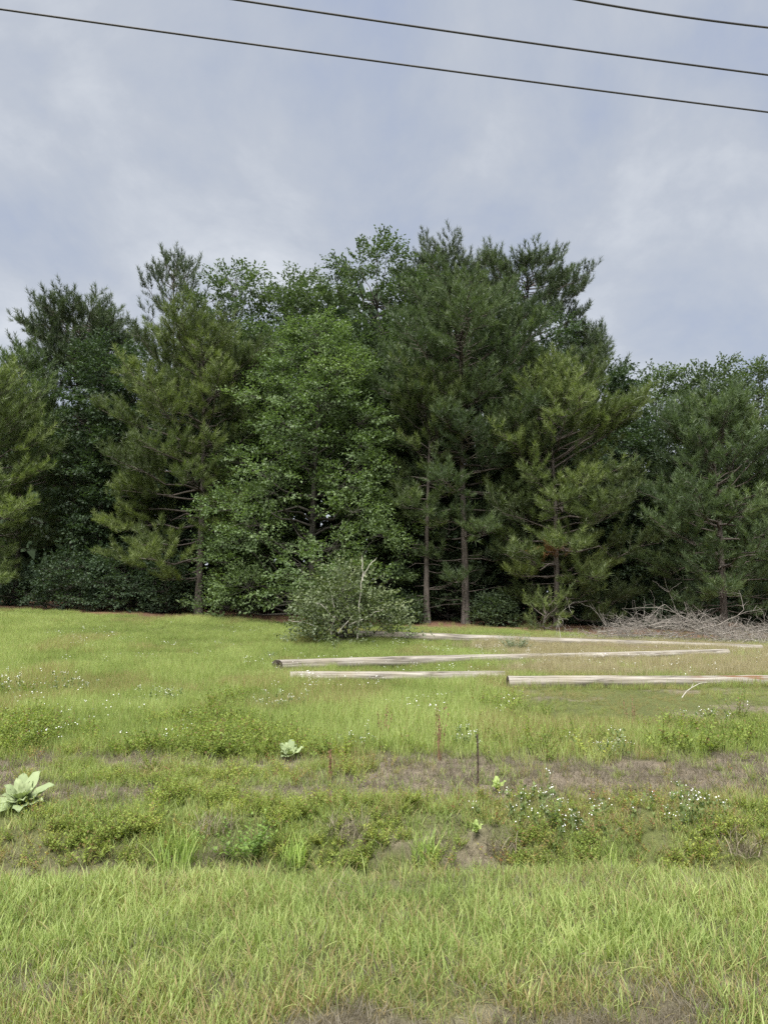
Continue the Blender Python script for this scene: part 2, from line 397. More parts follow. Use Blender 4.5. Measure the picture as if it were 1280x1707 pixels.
def pine(name, label, base, H, Rm, seed, mat, base_frac=0.12, profile=PINE_P, needles=15, spacing=0.46, tuft_gap=0.125, twig_from=0.40,
         needle=0.27, trunk_r=0.17, lean=0.0, side=None, wide=False, keep=0.93, low_elev=-8, top_elev=55, dead=14, tint_shift=0.0, group='pine trees at the edge of the wood'):
    rng = np.random.RandomState(seed)
    root = empty(name, base)
    tag(root, label, 'pine tree', group)
    H = H - 0.35 - 1.05 * Rm * prof(profile)(0.95) * math.sin(R(top_elev))      # the top shoots rise past the leader
    P = trunk_path(rng, H, 0.22)
    P[:, 0] += lean * (P[:, 2] / H) ** 1.5
    tb = MB()
    t = np.linspace(0, 1, len(P))
    tb.tube(P, trunk_r * (1 - 0.88 * t) + 0.05 * trunk_r * (t < 0.05) * 4, 9)
    pf = prof(profile)
    TP, TD, TS, TT = [], [], [], []
    z = base_frac * H
    az = rng.rand() * 6.28
    while z < H * 0.985:
        h = (z - base_frac * H) / (H * (1 - base_frac))
        nb = rng.randint(3, 6)
        for q in range(nb):
            az += 2.4 + rng.randn() * 0.35
            L = Rm * pf(h) * (0.5 + 0.62 * rng.rand())
            if side is not None: L *= side(az, h)
            if rng.rand() > keep or L < 0.1: continue
            el = R(low_elev + (top_elev - low_elev) * h ** 1.1 + rng.randn() * 7)
            zz_ = z + rng.randn() * 0.12
            o = np.array([np.interp(zz_, P[:, 2], P[:, 0]), np.interp(zz_, P[:, 2], P[:, 1]), zz_])
            dh = np.array([math.cos(az), math.sin(az), 0])
            s = np.linspace(0, 1, 6)
            droop = (0.10 if h < 0.5 else 0.0) * L
            path = o + s[:, None] * L * (dh * math.cos(el)) + np.array([0, 0, 1.0]) * (s * L * math.sin(el) - droop * s + (0.20 * L) * s ** 2.5)[:, None]
            path[1:-1] += rng.randn(4, 3) * 0.03 * L
            tb.tube(path, np.linspace(0.016 + 0.010 * L, 0.006, 6), 4, cap=False)
            ntw = max(2, int(L * (1 - twig_from) / 0.115))
            sgn = 1
            btint = 0.46 + tint_shift + rng.randn() * 0.19
            for u in np.linspace(twig_from, 1.0, ntw):
                sgn = -sgn
                if u > 0.985: d2, l2 = path[-1] - path[-2], 0.45
                else:
                    a2 = az + sgn * R(38 + rng.rand() * 34)
                    l2 = (0.36 + 0.42 * L * (1.02 - u)) * (0.7 + 0.6 * rng.rand())
                    e2 = R(16 + rng.randn() * 22) + 0.4 * max(el, 0)
                    d2 = np.array([math.cos(a2) * math.cos(e2), math.sin(a2) * math.cos(e2), math.sin(e2)])
                d2 = norm(d2)
                p0 = np.array([np.interp(u, s, path[:, c]) for c in range(3)])
                nt_ = max(2, int(l2 / tuft_gap))
                w_ = np.linspace(0.35, 1.0, nt_)
                pts = p0 + w_[:, None] * l2 * d2 + np.array([0, 0, 1]) * (0.22 * l2 * w_ ** 2)[:, None]
                if l2 > 0.5: tb.tube(np.array([p0, p0 + d2 * l2 * 0.55, pts[-1]]), [0.008, 0.006, 0.004], 3, cap=False)
                dd = norm(d2 * 0.6 + np.array([0, 0, 1.0]) + rng.randn(nt_, 3) * 0.34)
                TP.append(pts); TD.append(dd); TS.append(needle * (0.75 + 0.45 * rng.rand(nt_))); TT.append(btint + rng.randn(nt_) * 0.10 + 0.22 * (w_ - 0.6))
        z += spacing * (0.75 + 0.5 * rng.rand()) * (0.62 + 1.15 * max(0.0, 1 - 1.25 * h))
    for q in range(dead):                   # bare dead stubs on the lower trunk
        zz_ = H * (0.05 + rng.rand() * 0.33); a2 = rng.rand() * 6.28; L = 0.5 + rng.rand() * 1.6
        o = np.array([np.interp(zz_, P[:, 2], P[:, 0]), np.interp(zz_, P[:, 2], P[:, 1]), zz_])
        d = np.array([math.cos(a2), math.sin(a2), -0.15 + 0.3 * rng.rand()])
        tb.tube([o, o + d * L * 0.5 + rng.randn(3) * 0.05, o + d * L + rng.randn(3) * 0.12], [0.022, 0.014, 0.005], 4, cap=False)
    tb.build('trunk', M['bark_pine'], root, True)
    TP, TD, TS, TT = np.concatenate(TP), np.concatenate(TD), np.concatenate(TS), np.concatenate(TT)
    cb = MB()
    tt = (TUFTS_W if wide else TUFTS)[needles]
    which = rng.randint(0, 4, len(TP)); Zr = rng.randn(len(TP), 3)
    for k in range(4):
        q = which == k
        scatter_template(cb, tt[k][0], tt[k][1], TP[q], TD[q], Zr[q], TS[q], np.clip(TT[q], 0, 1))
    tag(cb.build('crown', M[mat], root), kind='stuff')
    return root

DOME_P = [(0.0, 0.6), (0.25, 0.9), (0.55, 1.0), (0.8, 0.95), (0.93, 0.7), (1.0, 0.35)]
OAK_P = [(0.0, 0.55), (0.2, 0.9), (0.45, 1.0), (0.7, 0.82), (0.88, 0.5), (1.0, 0.12)]
def spray(rng, o, d, L, LP, LX, LZ, LT, tint, gap, tw, up=0.25, droop=0.12):
    """a leafy branch end: twigs in a loose flat fan with leaves along them"""
    d = norm(d)
    sidev = norm(np.cross(d, np.array([0, 0, 1.0]) + rng.randn(3) * 0.25)); nrm = np.cross(sidev, d)
    for k in range(tw):
        u = (k + rng.rand()) / tw
        sg = 1 if k % 2 else -1
        if k == tw - 1: u, dd, l2 = 0.65, d, L * 0.5
        else:
            dd = norm(d * (0.75 + 0.3 * rng.rand()) + sidev * sg * (0.5 + 0.5 * rng.rand()) + nrm * rng.randn() * 0.3)
            l2 = L * (0.62 - 0.28 * u) * (0.7 + 0.6 * rng.rand())
        n = max(3, int(l2 / gap))
        w_ = np.linspace(0.12, 1, n)
        p = o + d * L * u + w_[:, None] * l2 * dd + np.array([0, 0, 1.0]) * (up * l2 * w_ - droop * l2 * w_ ** 2 - 0.1 * l2)[:, None] + rng.randn(n, 3) * 0.025
        ax = dd + rng.randn(n, 3) * 0.65
        LP.append(p); LX.append(ax); LZ.append(nrm * 0.9 + np.array([0, 0, 0.4]) + rng.randn(n, 3) * 0.5); LT.append(tint + rng.randn(n) * 0.14)

def oak(name, label, base, H, Rm, seed, mat, profile=OAK_P, base_frac=0.1, lobes=34, per_lobe=24, leaf=0.13, gap=0.075, tw=8, spray_len=0.95,
        trunk_r=0.2, squash=0.62, lobe_r=1.25, cat='tree', group='broadleaf trees in the wood', bark='bark_oak', sidefn=None, tint_shift=0.0, whips=6, shell=0.55):
    rng = np.random.RandomState(seed)
    root = empty(name, base)
    tag(root, label, cat, group)
    if H > 6: H -= 0.75
    P = trunk_path(rng, H * 0.9, 0.3)
    tb = MB(); t = np.linspace(0, 1, len(P))
    tb.tube(P, trunk_r * (1 - 0.9 * t) + 0.01, 8)
    pf = prof(profile)
    LP, LX, LZ, LT = [], [], [], []
    az = rng.rand() * 6.28
    for q in range(lobes):
        h = (q + rng.rand()) / lobes
        az += 2.4 + rng.randn() * 0.3
        Rz = Rm * pf(h) * (sidefn(az, h) if sidefn else 1.0)
        lr = lobe_r * (0.65 + 0.6 * rng.rand()) * (0.75 + 0.25 * (1 - h))
        rad = max(0.0, Rz - lr * 0.8) * (shell + (1.05 - shell) * rng.rand())
        zc = H * (base_frac + (1 - base_frac) * h) - lr * 0.45 * h
        c = np.array([math.cos(az) * rad, math.sin(az) * rad, zc])
        z0 = max(0.06 * H, min(zc - 0.35 * rad - 0.4, H * 0.85))
        o = np.array([np.interp(z0, P[:, 2], P[:, 0]), np.interp(z0, P[:, 2], P[:, 1]), z0])
        s = np.linspace(0, 1, 5)[:, None]
        path = o + (c - o) * s + np.array([0, 0, 1]) * (-0.12 * rad * np.sin(s * math.pi)); path[1:-1] += rng.randn(3, 3) * 0.05 * (0.5 + rad)
        tb.tube(path, np.linspace(0.03 + 0.012 * rad, 0.012, 5), 5, cap=False)
        lt = 0.5 + tint_shift + rng.randn() * 0.12
        m = max(5, int(per_lobe * (lr / lobe_r) ** 1.6))
        for k in range(m):
            dirn = norm(rng.randn(3) + np.array([0, 0, 0.35]))
            out = norm(np.array([math.cos(az), math.sin(az), 0.0]))
            p = c + dirn * lr * np.array([1, 1, squash]) * (0.25 + 0.6 * rng.rand() ** 0.6)
            d = norm(dirn * np.array([1, 1, 0.55]) + out * 0.5 + rng.randn(3) * 0.15)
            if k % 2 == 0: tb.tube([c, (c + p) / 2 + rng.randn(3) * 0.08, p + d * spray_len * 0.5], [0.014, 0.01, 0.004], 3, cap=False)
            spray(rng, p, d, spray_len * (0.7 + 0.5 * rng.rand()), LP, LX, LZ, LT, lt + rng.randn() * 0.07, gap, tw)
    for k in range(whips):                  # thin shoots that break the outline at the top
        a2 = rng.rand() * 6.28; r_ = Rm * 0.5 * rng.rand(); p = np.array([math.cos(a2) * r_, math.sin(a2) * r_, H * (1 - 0.28 * (r_ / Rm)) - 0.5])
        d = norm(np.array([math.cos(a2) * 0.5, math.sin(a2) * 0.5, 1.0]) + rng.randn(3) * 0.2)
        n = 14; w_ = np.linspace(0, 1, n)
        LP.append(p + w_[:, None] * d * (0.8 + rng.rand() * 0.7)); LX.append(d + rng.randn(n, 3) * 0.7); LZ.append(rng.randn(n, 3)); LT.append(np.full(n, 0.5))
    tb.build('trunk', M[bark], root, True)
    LP, LX, LZ, LT = map(np.concatenate, (LP, LX, LZ, LT))
    cb = MB()
    scatter_template(cb, LEAF_V, LEAF_F, LP, LX, LZ, leaf * (0.7 + 0.6 * rng.rand(len(LP))), np.clip(LT, 0, 1))
    tag(cb.build('crown', M[mat], root), kind='stuff')
    return root

def spec(px, d, top, hw):
    """base point, height and crown radius of a tree from where it stands in the photograph"""
    x = (px - IW / 2) / FPX * d * 1.0
    b = np.array([x, d, float(gz(x, d)) - 0.05])
    t = at(px, top, d)
    return b, t[2] - b[2], hw / FPX * d

def left_reach(az, h):                      # longer boughs to the left, lower down
    return 1.0 + 0.45 * max(0, -math.cos(az)) * (h < 0.55) - 0.35 * max(0, math.cos(az)) * (h < 0.6)
def right_reach(az, h):
    return 1.0 + 0.25 * max(0, math.cos(az)) - 0.15 * max(0, -math.cos(az))
FRONT_PINE = [(0.0, 0.5), (0.12, 0.8), (0.3, 1.0), (0.55, 0.95), (0.75, 0.78), (0.9, 0.5), (1.0, 0.12)]
CONE_PINE = [(0.0, 0.85), (0.2, 1.0), (0.45, 1.0), (0.7, 0.8), (0.88, 0.52), (1.0, 0.12)]
TOP_PINE = [(0.0, 0.5), (0.3, 0.85), (0.6, 1.0), (0.82, 0.95), (0.93, 0.74), (1.0, 0.42)]

def add_pine(label, px, d, top, hw, seed, mat, **kw):
    b, H, Rm = spec(px, d, top, hw); return pine('pine_tree', label, b, H, Rm, seed, mat, **kw)
def add_oak(label, px, d, top, hw, seed, mat, name='broadleaf_tree', **kw):
    b, H, Rm = spec(px, d, top, hw); return oak(name, label, b, H, Rm, seed, mat, **kw)

# front row
add_pine('olive pine cut off by the left edge of the picture', -35, 38, 600, 125, 11, 'pine_olive', profile=CONE_PINE, base_frac=0.13)
add_pine('yellowish olive pine with long low boughs reaching left, left of the big bright oak', 333, 38.5, 515, 165, 12, 'pine_olive', side=left_reach, base_frac=0.14, profile=FRONT_PINE, trunk_r=0.2, spacing=0.46, keep=0.92, top_elev=40)
add_oak('large bright green oak with leaves down to the ground, centre of the wood edge', 522, 37, 505, 200, 13, 'oak_light', base_frac=0.03, lobes=80, per_lobe=29, lobe_r=1.4, spray_len=0.9, leaf=0.135, squash=0.38, shell=0.62,
        profile=[(0.0, 0.95), (0.15, 1.0), (0.4, 0.85), (0.65, 0.68), (0.85, 0.45), (1.0, 0.12)])
add_pine('tall pine with a straight bare lower trunk, right of the bright oak', 775, 37.5, 440, 178, 14, 'pine_green', base_frac=0.13, profile=[(0.0, 0.5), (0.14, 0.55), (0.3, 0.95), (0.55, 1.0), (0.75, 0.8), (0.9, 0.5), (1.0, 0.12)], trunk_r=0.2, top_elev=32, dead=26, spacing=0.5)
add_pine('thinner pine trunk just left of the tall straight pine', 711, 37.0, 600, 95, 15, 'pine_olive', base_frac=0.42, profile=TOP_PINE, trunk_r=0.16, dead=20, spacing=0.6)
t6 = add_pine('bushy olive pine with boughs nearly to the ground, right of the two bare trunks', 925, 36.8, 590, 150, 16, 'pine_olive', base_frac=0.07, profile=CONE_PINE, side=right_reach, trunk_r=0.16, spacing=0.41, keep=1.0, top_elev=36)
rng = np.random.RandomState(19); db = MB()
o_ = at(925, 912, 36.8 - 2.6) - np.array(t6.location)
db.tube([(0.0, 0.0, o_[2] - 0.3), (o_[0] * 0.5, -1.2, o_[2] - 0.25), tuple(o_)], [0.03, 0.022, 0.008], 5)
dp_ = o_ + rng.randn(60, 3) * np.array([0.36, 0.3, 0.2])
for k in range(4): scatter_template(db, TUFTS[13][k][0], TUFTS[13][k][1], dp_[k::4], rng.randn(15, 3) + np.array([0, 0, -0.4]), rng.randn(15, 3), 0.2, rng.rand(15))
tag(db.build('dead_bough', M['dead_needles'], t6), 'bough of dead brown needles', kind='stuff')
add_pine('dark green bushy pine behind the grey brush pile at the right', 1200, 37, 640, 165, 17, 'pine_green', base_frac=0.1, profile=CONE_PINE, side=lambda a, h: 1.0 if h > .4 else 1.0 - 0.2 * max(0, math.cos(a)), trunk_r=0.19)
add_pine('low young pine standing behind the rear pole', 905, 34.0, 985, 66, 18, 'pine_olive', base_frac=0.1, profile=CONE_PINE, trunk_r=0.05, spacing=0.25, dead=2, low_elev=5, tuft_gap=0.13, needle=0.18)
# rear rows
bk = dict(needles=13, wide=True, spacing=0.36, tuft_gap=0.14, needle=0.28, dead=6)
add_pine('dark pine with a gappy rounded top above the left side', 118, 46, 497, 112, 21, 'pine_dark', base_frac=0.3, profile=TOP_PINE, twig_from=0.4, keep=0.85, top_elev=26, **bk)
add_pine('thin open pine spire against the sky, left of the treetops', 282, 45, 412, 88, 22, 'pine_dark', base_frac=0.45, profile=CONE_PINE, twig_from=0.62, keep=0.62, **bk)
add_pine('dark narrow pine top just right of the highest broadleaf crown', 748, 46, 406, 92, 23, 'pine_dark', base_frac=0.5, profile=TOP_PINE, twig_from=0.45, top_elev=25, **bk)
add_pine('rounded dark pine crown highest on the right slope of the treetops', 885, 46, 424, 112, 24, 'pine_dark', base_frac=0.5, profile=TOP_PINE, twig_from=0.5, top_elev=22, **bk)
add_pine('small dark pine top stepping down right of the rounded pine crown', 985, 47, 535, 75, 25, 'pine_dark', base_frac=0.35, profile=CONE_PINE, twig_from=0.5, **bk)
add_pine('olive pine behind, between the left edge and the gappy dark pine', 30, 42.5, 575, 90, 26, 'pine_green', base_frac=0.25, profile=CONE_PINE, **bk)
ob = dict(leaf=0.17, gap=0.072, tw=8, spray_len=1.15, lobe_r=1.5, whips=10, profile=DOME_P)
add_oak('dark narrow leafy tree left of the yellowish pine', 165, 42, 545, 72, 31, 'oak_dark', lobes=40, per_lobe=20, **ob)
add_oak('broadleaf crown with a ragged flat top beside the thin pine spire', 378, 44, 428, 92, 32, 'oak_mid', lobes=44, per_lobe=20, base_frac=0.25, **ob)
add_oak('smaller dark crown in the dip between the two tall broadleaf crowns', 498, 45, 440, 92, 33, 'oak_mid', lobes=44, per_lobe=18, base_frac=0.3, **ob)
add_oak('highest broadleaf crown, domed, above the bright oak', 628, 44, 402, 135, 34, 'oak_mid', lobes=66, per_lobe=20, base_frac=0.25, **ob)
add_oak('dark leafy tree filling the gap behind the yellowish pine', 245, 41.5, 570, 95, 35, 'oak_dark', lobes=40, per_lobe=18, base_frac=0.1, **ob)
add_oak('dark leafy tree behind the tall straight pine', 850, 42.5, 480, 130, 36, 'oak_dark', lobes=50, per_lobe=18, base_frac=0.1, **ob)
add_oak('dark leafy tree where the treetops drop to the right', 1022, 44.5, 598, 78, 37, 'oak_dark', lobes=44, per_lobe=18, base_frac=0.1, **ob)
add_oak('leafy crown just right of the dip in the treetops', 1112, 47, 602, 78, 38, 'oak_mid', lobes=40, per_lobe=18, base_frac=0.2, **ob)
add_oak('rounded leafy crown between the dip and the right edge', 1195, 46, 588, 75, 39, 'oak_mid', lobes=40, per_lobe=18, base_frac=0.2, **ob)
add_oak('leafy crown cut off by the right edge of the picture', 1285, 46.5, 582, 85, 40, 'oak_mid', lobes=40, per_lobe=18, base_frac=0.2, **ob)
add_oak('dark leafy tree left of the dark green pine, low and shaded', 1075, 41.5, 690, 78, 41, 'oak_dark', lobes=40, per_lobe=18, base_frac=0.05, **ob)
add_oak('shaded leafy tree behind the two bare pine trunks', 720, 42, 700, 100, 42, 'oak_dark', lobes=40, per_lobe=18, base_frac=0.03, **ob)

add_oak('mid green leafy tree in the gap between the yellowish pine and the bright oak', 425, 41, 530, 85, 43, 'oak_mid', lobes=50, per_lobe=18, base_frac=0.1, **ob)
add_oak('mid green leafy tree between the bright oak and the tall straight pine', 640, 41, 520, 95, 44, 'oak_mid', lobes=50, per_lobe=18, base_frac=0.12, **ob)
# understory shrubs along the foot of the wood
SHRUB_P = [(0.0, 0.9), (0.3, 1.0), (0.6, 0.9), (0.85, 0.6), (1.0, 0.2)]
sb = dict(name='shrub', cat='shrub', group='shrubs at the foot of the wood', profile=SHRUB_P, base_frac=0.08, lobe_r=0.75, spray_len=0.6, leaf=0.12, gap=0.07, tw=7, trunk_r=0.05, whips=4, squash=0.7)
for lab, px, d, top, hw, sd, mt, nl in (
        ('dark leafy shrub at the wood edge, leftmost', 20, 42, 940, 60, 51, 'oak_dark', 22),
        ('broad dark shrub left of the yellowish pine trunk, second from the left', 112, 39, 925, 72, 52, 'oak_dark', 34),
        ('dark shrub between the broad shrub and the yellowish pine trunk', 205, 39.5, 918, 66, 53, 'oak_dark', 34),
        ('low dark shrub right beside the yellowish pine trunk', 283, 39, 925, 50, 54, 'oak_dark', 26),
        ('low green shrub at the foot of the tall straight pine, on its right', 822, 36.8, 998, 38, 55, 'oak_mid', 16),
        ('low green shrub between the bright oak and the thinner pine trunk', 672, 36.6, 1000, 34, 61, 'oak_mid', 14),
        ('leafy shrub in the gap behind the two pine trunks, taller than its neighbours', 745, 39.6, 925, 62, 62, 'oak_mid', 30),
        ('shaded shrub behind the foot of the two bare trunks', 680, 39.5, 985, 48, 56, 'oak_dark', 22),
        ('shaded shrub behind the young pine', 975, 40, 1000, 60, 57, 'oak_dark', 24),
        ('shaded shrub behind the left half of the brush pile', 1075, 39.5, 985, 60, 58, 'oak_dark', 26),
        ('shaded shrub behind the right half of the brush pile', 1150, 40, 990, 60, 59, 'oak_dark', 24),
        ('shaded shrub at the right edge behind the brush pile', 1265, 39.5, 975, 60, 60, 'oak_dark', 24)):
    add_oak(lab, px, d, top, hw, sd, mt, lobes=nl, per_lobe=16, **sb)

# the rest of the wood behind, which reads as one mass
rng = np.random.RandomState(77)
wb = MB()
n = 40000
xw = rng.uniform(-52, 52, n); yw = rng.uniform(48, 62, n)
topz = 15.5 + 7.5 * np.exp(-(np.abs(xw) / 11) ** 4) + 2.5 * (fbm(xw * 0.25, yw * 0.2, 11) - .5) - 3.5 * sstep(12, 17, xw) - 1.5 * sstep(-14, -18, xw)
hw_ = rng.rand(n) ** 1.25
pw = np.stack([xw, yw, 0.3 + gz(xw, yw) + hw_ * (topz - 2.0)], 1)
scatter_template(wb, LEAF_V, LEAF_F, pw, rng.randn(n, 3), rng.randn(n, 3) + np.array([0, 0, 0.6]), 1.15 * (0.6 + 0.8 * rng.rand(n)), np.clip(0.4 + 0.2 * rng.randn(n), 0, 1))
tag(wb.build('distant_woodland', M['oak_dark']), 'dark mass of the wood behind the front trees', 'woodland', kind='stuff')

# ------------------------------------------------------------------ cut treetop, young weeds of wood, brush piles
b = onground(575, 1070)
ft = oak('fallen_treetop', 'pale grey-green cut treetop lying in front of the bright oak', b, 2.15, 1.6, 91, 'shrub_pale', sidefn=lambda a, h: 1.0 + 0.3 * math.cos(a) * (1 if h < .5 else -1), profile=[(0, 1.0), (0.3, 0.9), (0.6, 0.6), (1, 0.25)], base_frac=0.06,
         lobes=26, per_lobe=9, leaf=0.115, gap=0.06, tw=6, spray_len=1.15, trunk_r=0.04, lobe_r=0.5, cat='fallen branch', group=None, whips=6)
rng = np.random.RandomState(92)
for (x0, y0), pts in (((0.55, -0.9), [(0.55, -0.9, 0.2), (0.62, -0.95, 1.3), (0.7, -0.9, 2.3), (0.95, -0.8, 3.0), (1.35, -0.7, 3.3)]), ((0.6, 0), [(0.72, -0.9, 2.4), (0.75, -0.95, 2.9), (0.72, -0.9, 3.4)]),
                      ((0, 0), [(-0.5, -1.1, 0.3), (-0.35, -1.15, 1.2), (-0.55, -1.05, 2.1)]), ((0, 0), [(-0.4, -1.15, 1.0), (-0.9, -1.1, 1.5), (-1.3, -1.0, 1.55)]),
                      ((0, 0), [(-0.6, -1.2, 0.5), (-1.4, -1.2, 0.75), (-2.2, -1.1, 0.9)]), ((0, 0), [(0.2, -1.3, 0.7), (0.9, -1.3, 1.0), (1.6, -1.2, 1.3)]), ((0, 0), [(-0.2, -1.3, 0.4), (0.3, -1.3, 1.0), (0.1, -1.25, 1.6)])):
    m_ = MB(); p = np.array(pts) * np.array([0.85, 0.85, 0.88]); k = len(p)
    q = np.linspace(0, k - 1, 3 * k); pp = np.stack([np.interp(q, range(k), p[:, c]) for c in range(3)], 1) + rng.randn(3 * k, 3) * 0.018
    m_.tube(pp, np.linspace(0.024, 0.008, 3 * k), 6); m_.build('branch', M['pale_wood'], ft, True)

def branchy(rng, mb, o, d, L, r, depth):
    n = 6; p = [np.array(o)]; d = norm(np.array(d, float))
    for k in range(n - 1):
        d = norm(d + rng.randn(3) * 0.17 + np.array([0, 0, -0.03])); p.append(p[-1] + d * L / (n - 1))
    p = np.array(p); mb.tube(p, np.linspace(r, r * 0.4, n), 5 if r > 0.015 else 3, cap=False)
    if depth > 0:
        for k in range(rng.randint(3, 6)):
            u = rng.randint(1, n)
            branchy(rng, mb, p[u], norm(d + rng.randn(3) * 0.75), L * (0.35 + 0.3 * rng.rand()), max(r * 0.5, 0.005), depth - 1)
def brush(label, px, py, seed, width, height, nbig, ntwig):
    rng = np.random.RandomState(seed)
    b = onground(px, py); root = empty('brush_pile', b); tag(root, label, 'brush pile', 'brush piles in front of the wood')
    for k in range(nbig):
        x = rng.uniform(-1, 1) * width; y = rng.uniform(-0.8, 0.9)
        hh = height * (1 - (x / width) ** 2) * rng.rand() + 0.12
        a = rng.choice([0, math.pi]) + rng.randn() * 0.45
        m_ = MB(); branchy(rng, m_, (x - 0.6 * math.cos(a), y, hh * 0.6), (math.cos(a), math.sin(a) * 0.7, 0.10 + 0.14 * rng.randn()), 1.1 + rng.rand() * 1.5, 0.012 + 0.02 * rng.rand(), 2)
        m_.build('branch', M['bare_wood'], root, True)
    m_ = MB()
    for k in range(ntwig):
        x = rng.uniform(-1.1, 1.1) * width; y = rng.uniform(-1.0, 1.2); hh = height * max(0.05, 1 - (x / width) ** 2) * rng.rand()
        a = rng.rand() * 6.28
        branchy(rng, m_, (x, y, hh), (math.cos(a), math.sin(a), 0.25 * rng.randn() + 0.1), 0.4 + rng.rand() * 0.8, 0.0065, 1)
    tag(m_.build('twig', M['bare_wood'], root, True), kind='stuff')
    return root
brush('grey heap of dead bare branches behind the rear pole', 1120, 1072, 101, 3.2, 1.0, 30, 520)
brush('smaller grey heap of dead branches at the right edge', 1285, 1070, 102, 1.3, 0.75, 10, 200)

# ------------------------------------------------------------------ poles
def pole_mat(name, rot=False):
    m, t = newmat(name)
    gco = N(t, 'ShaderNodeTexCoord')
    mpn = N(t, 'ShaderNodeMapping'); mpn.inputs['Scale'].default_value = (0.5, 14, 14)
    t.links.new(gco.outputs['Object'], mpn.inputs[0])
    n_ = NOISE(t, mpn.outputs[0], 1.6, 6, 0.65, 0.6)
    big = NOISE(t, gco.outputs['Object'], 1.3, 4, 0.6)
    col = RAMP(t, n_, [(0.34, (0.05, 0.042, 0.034)), (0.43, (0.14, 0.125, 0.105)), (0.53, (0.235, 0.215, 0.185)), (0.70, (0.37, 0.345, 0.305))])
    col = MIX(t, RAMP(t, big, [(0.45, 0.0), (0.7, 0.55)]), col, (0.23, 0.20, 0.145))
    if rot:
        al = ATTR(t, 'along')
        mask = MATH(t, 'MULTIPLY', RAMP(t, al, [(0.44, 0.0), (0.50, 1.0)]), RAMP(t, MATH(t, 'ADD', MATH(t, 'MULTIPLY', n_, 0.5), MATH(t, 'MULTIPLY', big, 0.5)), [(0.43, 1.0), (0.47, 0.0)]))
        col = MIX(t, mask, col, (0.14, 0.075, 0.042))
    p = N(t, 'ShaderNodeBsdfPrincipled'); p.inputs['Roughness'].default_value = 0.85
    p.inputs['Specular IOR Level'].default_value = 0.2
    t.links.new(col, p.inputs['Base Color'])
    bp = N(t, 'ShaderNodeBump'); bp.inputs['Strength'].default_value = 0.6; bp.inputs['Distance'].default_value = 0.02
    t.links.new(n_, bp.inputs['Height']); t.links.new(bp.outputs[0], p.inputs['Normal'])
    out = N(t, 'ShaderNodeOutputMaterial'); t.links.new(p.outputs[0], out.inputs[0])
    return m
M['pole'] = pole_mat('weathered_pole_wood'); M['pole_rot'] = pole_mat('weathered_pole_wood_rotten', True); M['pole_brown'] = bark_mat('rotten_brown_wood', (0.05, 0.035, 0.026), (0.17, 0.125, 0.095), 2.0, 3.0)
M['end_dark'] = plain_mat('dark_rotten_end_grain', (0.02, 0.016, 0.013), (0.07, 0.05, 0.04), 25, 0.95, 0.8)
M['end_pale'] = plain_mat('pale_end_grain', (0.2, 0.17, 0.13), (0.4, 0.35, 0.28), 25, 0.95, 0.6)
def pole(label, p0, p1, r0, r1, seed, mat='pole', end='end_dark', sink=0.02, bends=0.05, lift=0.0, lift1=0.0, slant=0.0):
    rng = np.random.RandomState(seed)
    p0, p1 = np.array(p0), np.array(p1); L = np.linalg.norm((p1 - p0)[:2]); az = math.atan2(p1[1] - p0[1], p1[0] - p0[0])
    root = empty('wooden_pole', p0, az); tag(root, label, 'wooden pole', 'old poles lying in the grass')
    m, n = 90, 28
    s = np.linspace(0, 1, m)
    wx, wy = p0[0] + (p1 - p0)[0] * s, p0[1] + (p1 - p0)[1] * s
    zg = gz(wx, wy) - p0[2]
    zl = np.polyval(np.polyfit(s, zg, 1), s)                       # the pole is stiff: it bridges small dips
    r = r0 + (r1 - r0) * s
    cz = zl + np.max(zg - zl) * 0.35 + r - sink + lift + lift1 * s
    cyv = bends * (np.sin(s * 5 + seed) * s + 0.6 * (vnoise(s * 9, s * 0, seed) - .5) * s)
    th = np.arange(n) * 2 * math.pi / n
    A, S_ = np.meshgrid(th, s)
    rr = r[:, None] * (1 + 0.12 * (vnoise(A * 2.5 + 40, S_ * 14, seed) - .5) + 0.12 * (vnoise(np.cos(A) * 5 + 60, np.sin(A) * 5 + S_ * 3, seed + 2) - .5))
    crack = np.exp(-((np.sin((A - 1.2 - 0.5 * vnoise(S_ * 4, S_ * 0, seed + 5))) / 0.05) ** 2)) * (np.cos(A - 1.2) > 0) * sstep(0.35, 0.55, vnoise(S_ * 7, S_ * 0, seed + 9))
    rr = rr * (1 - 0.3 * crack)
    V = np.stack([S_ * L, cyv[:, None] + rr * np.cos(A), cz[:, None] + rr * np.sin(A)], -1).reshape(-1, 3)
    V[:n, 0] -= slant * np.cos(th) * r0
    i = np.arange(m - 1)[:, None] * n; j = np.arange(n)[None]; k = (j + 1) % n
    F = np.concatenate([np.stack([i + j, i + n + k, i + n + j], -1).reshape(-1, 3), np.stack([i + j, i + k, i + n + k], -1).reshape(-1, 3)])
    mb = MB(); mb.add(V, F, 0.5, np.repeat(s, n)); mb.build('shaft', M[mat], root, True)
    for e, sgn, mt in ((0, -1, end), (m - 1, 1, 'end_pale')):
        ring = V[e * n:(e + 1) * n]; c = ring.mean(0)
        vs, fs = [c + np.array([-sgn * 0.05, 0, 0])], []
        for q, f_ in enumerate((0.45, 0.8, 1.0)):
            vs += list(c + (ring - c) * f_ + np.array([sgn * (-0.02 * (1 - f_)), 0, 0]) + (rng.randn(n, 1) * 0.006 * (f_ < 1)) * np.array([1, 0, 0]))
        for a_ in range(n):
            b_ = (a_ + 1) % n
            fs.append((0, 1 + a_, 1 + b_))
            for q in range(2):
                o_ = 1 + q * n
                fs += [(o_ + a_, o_ + n + a_, o_ + n + b_), (o_ + a_, o_ + n + b_, o_ + b_)]
        eb = MB(); eb.add(np.array(vs), np.array(fs)); eb.build('end_grain', M[mt], root)
    return root
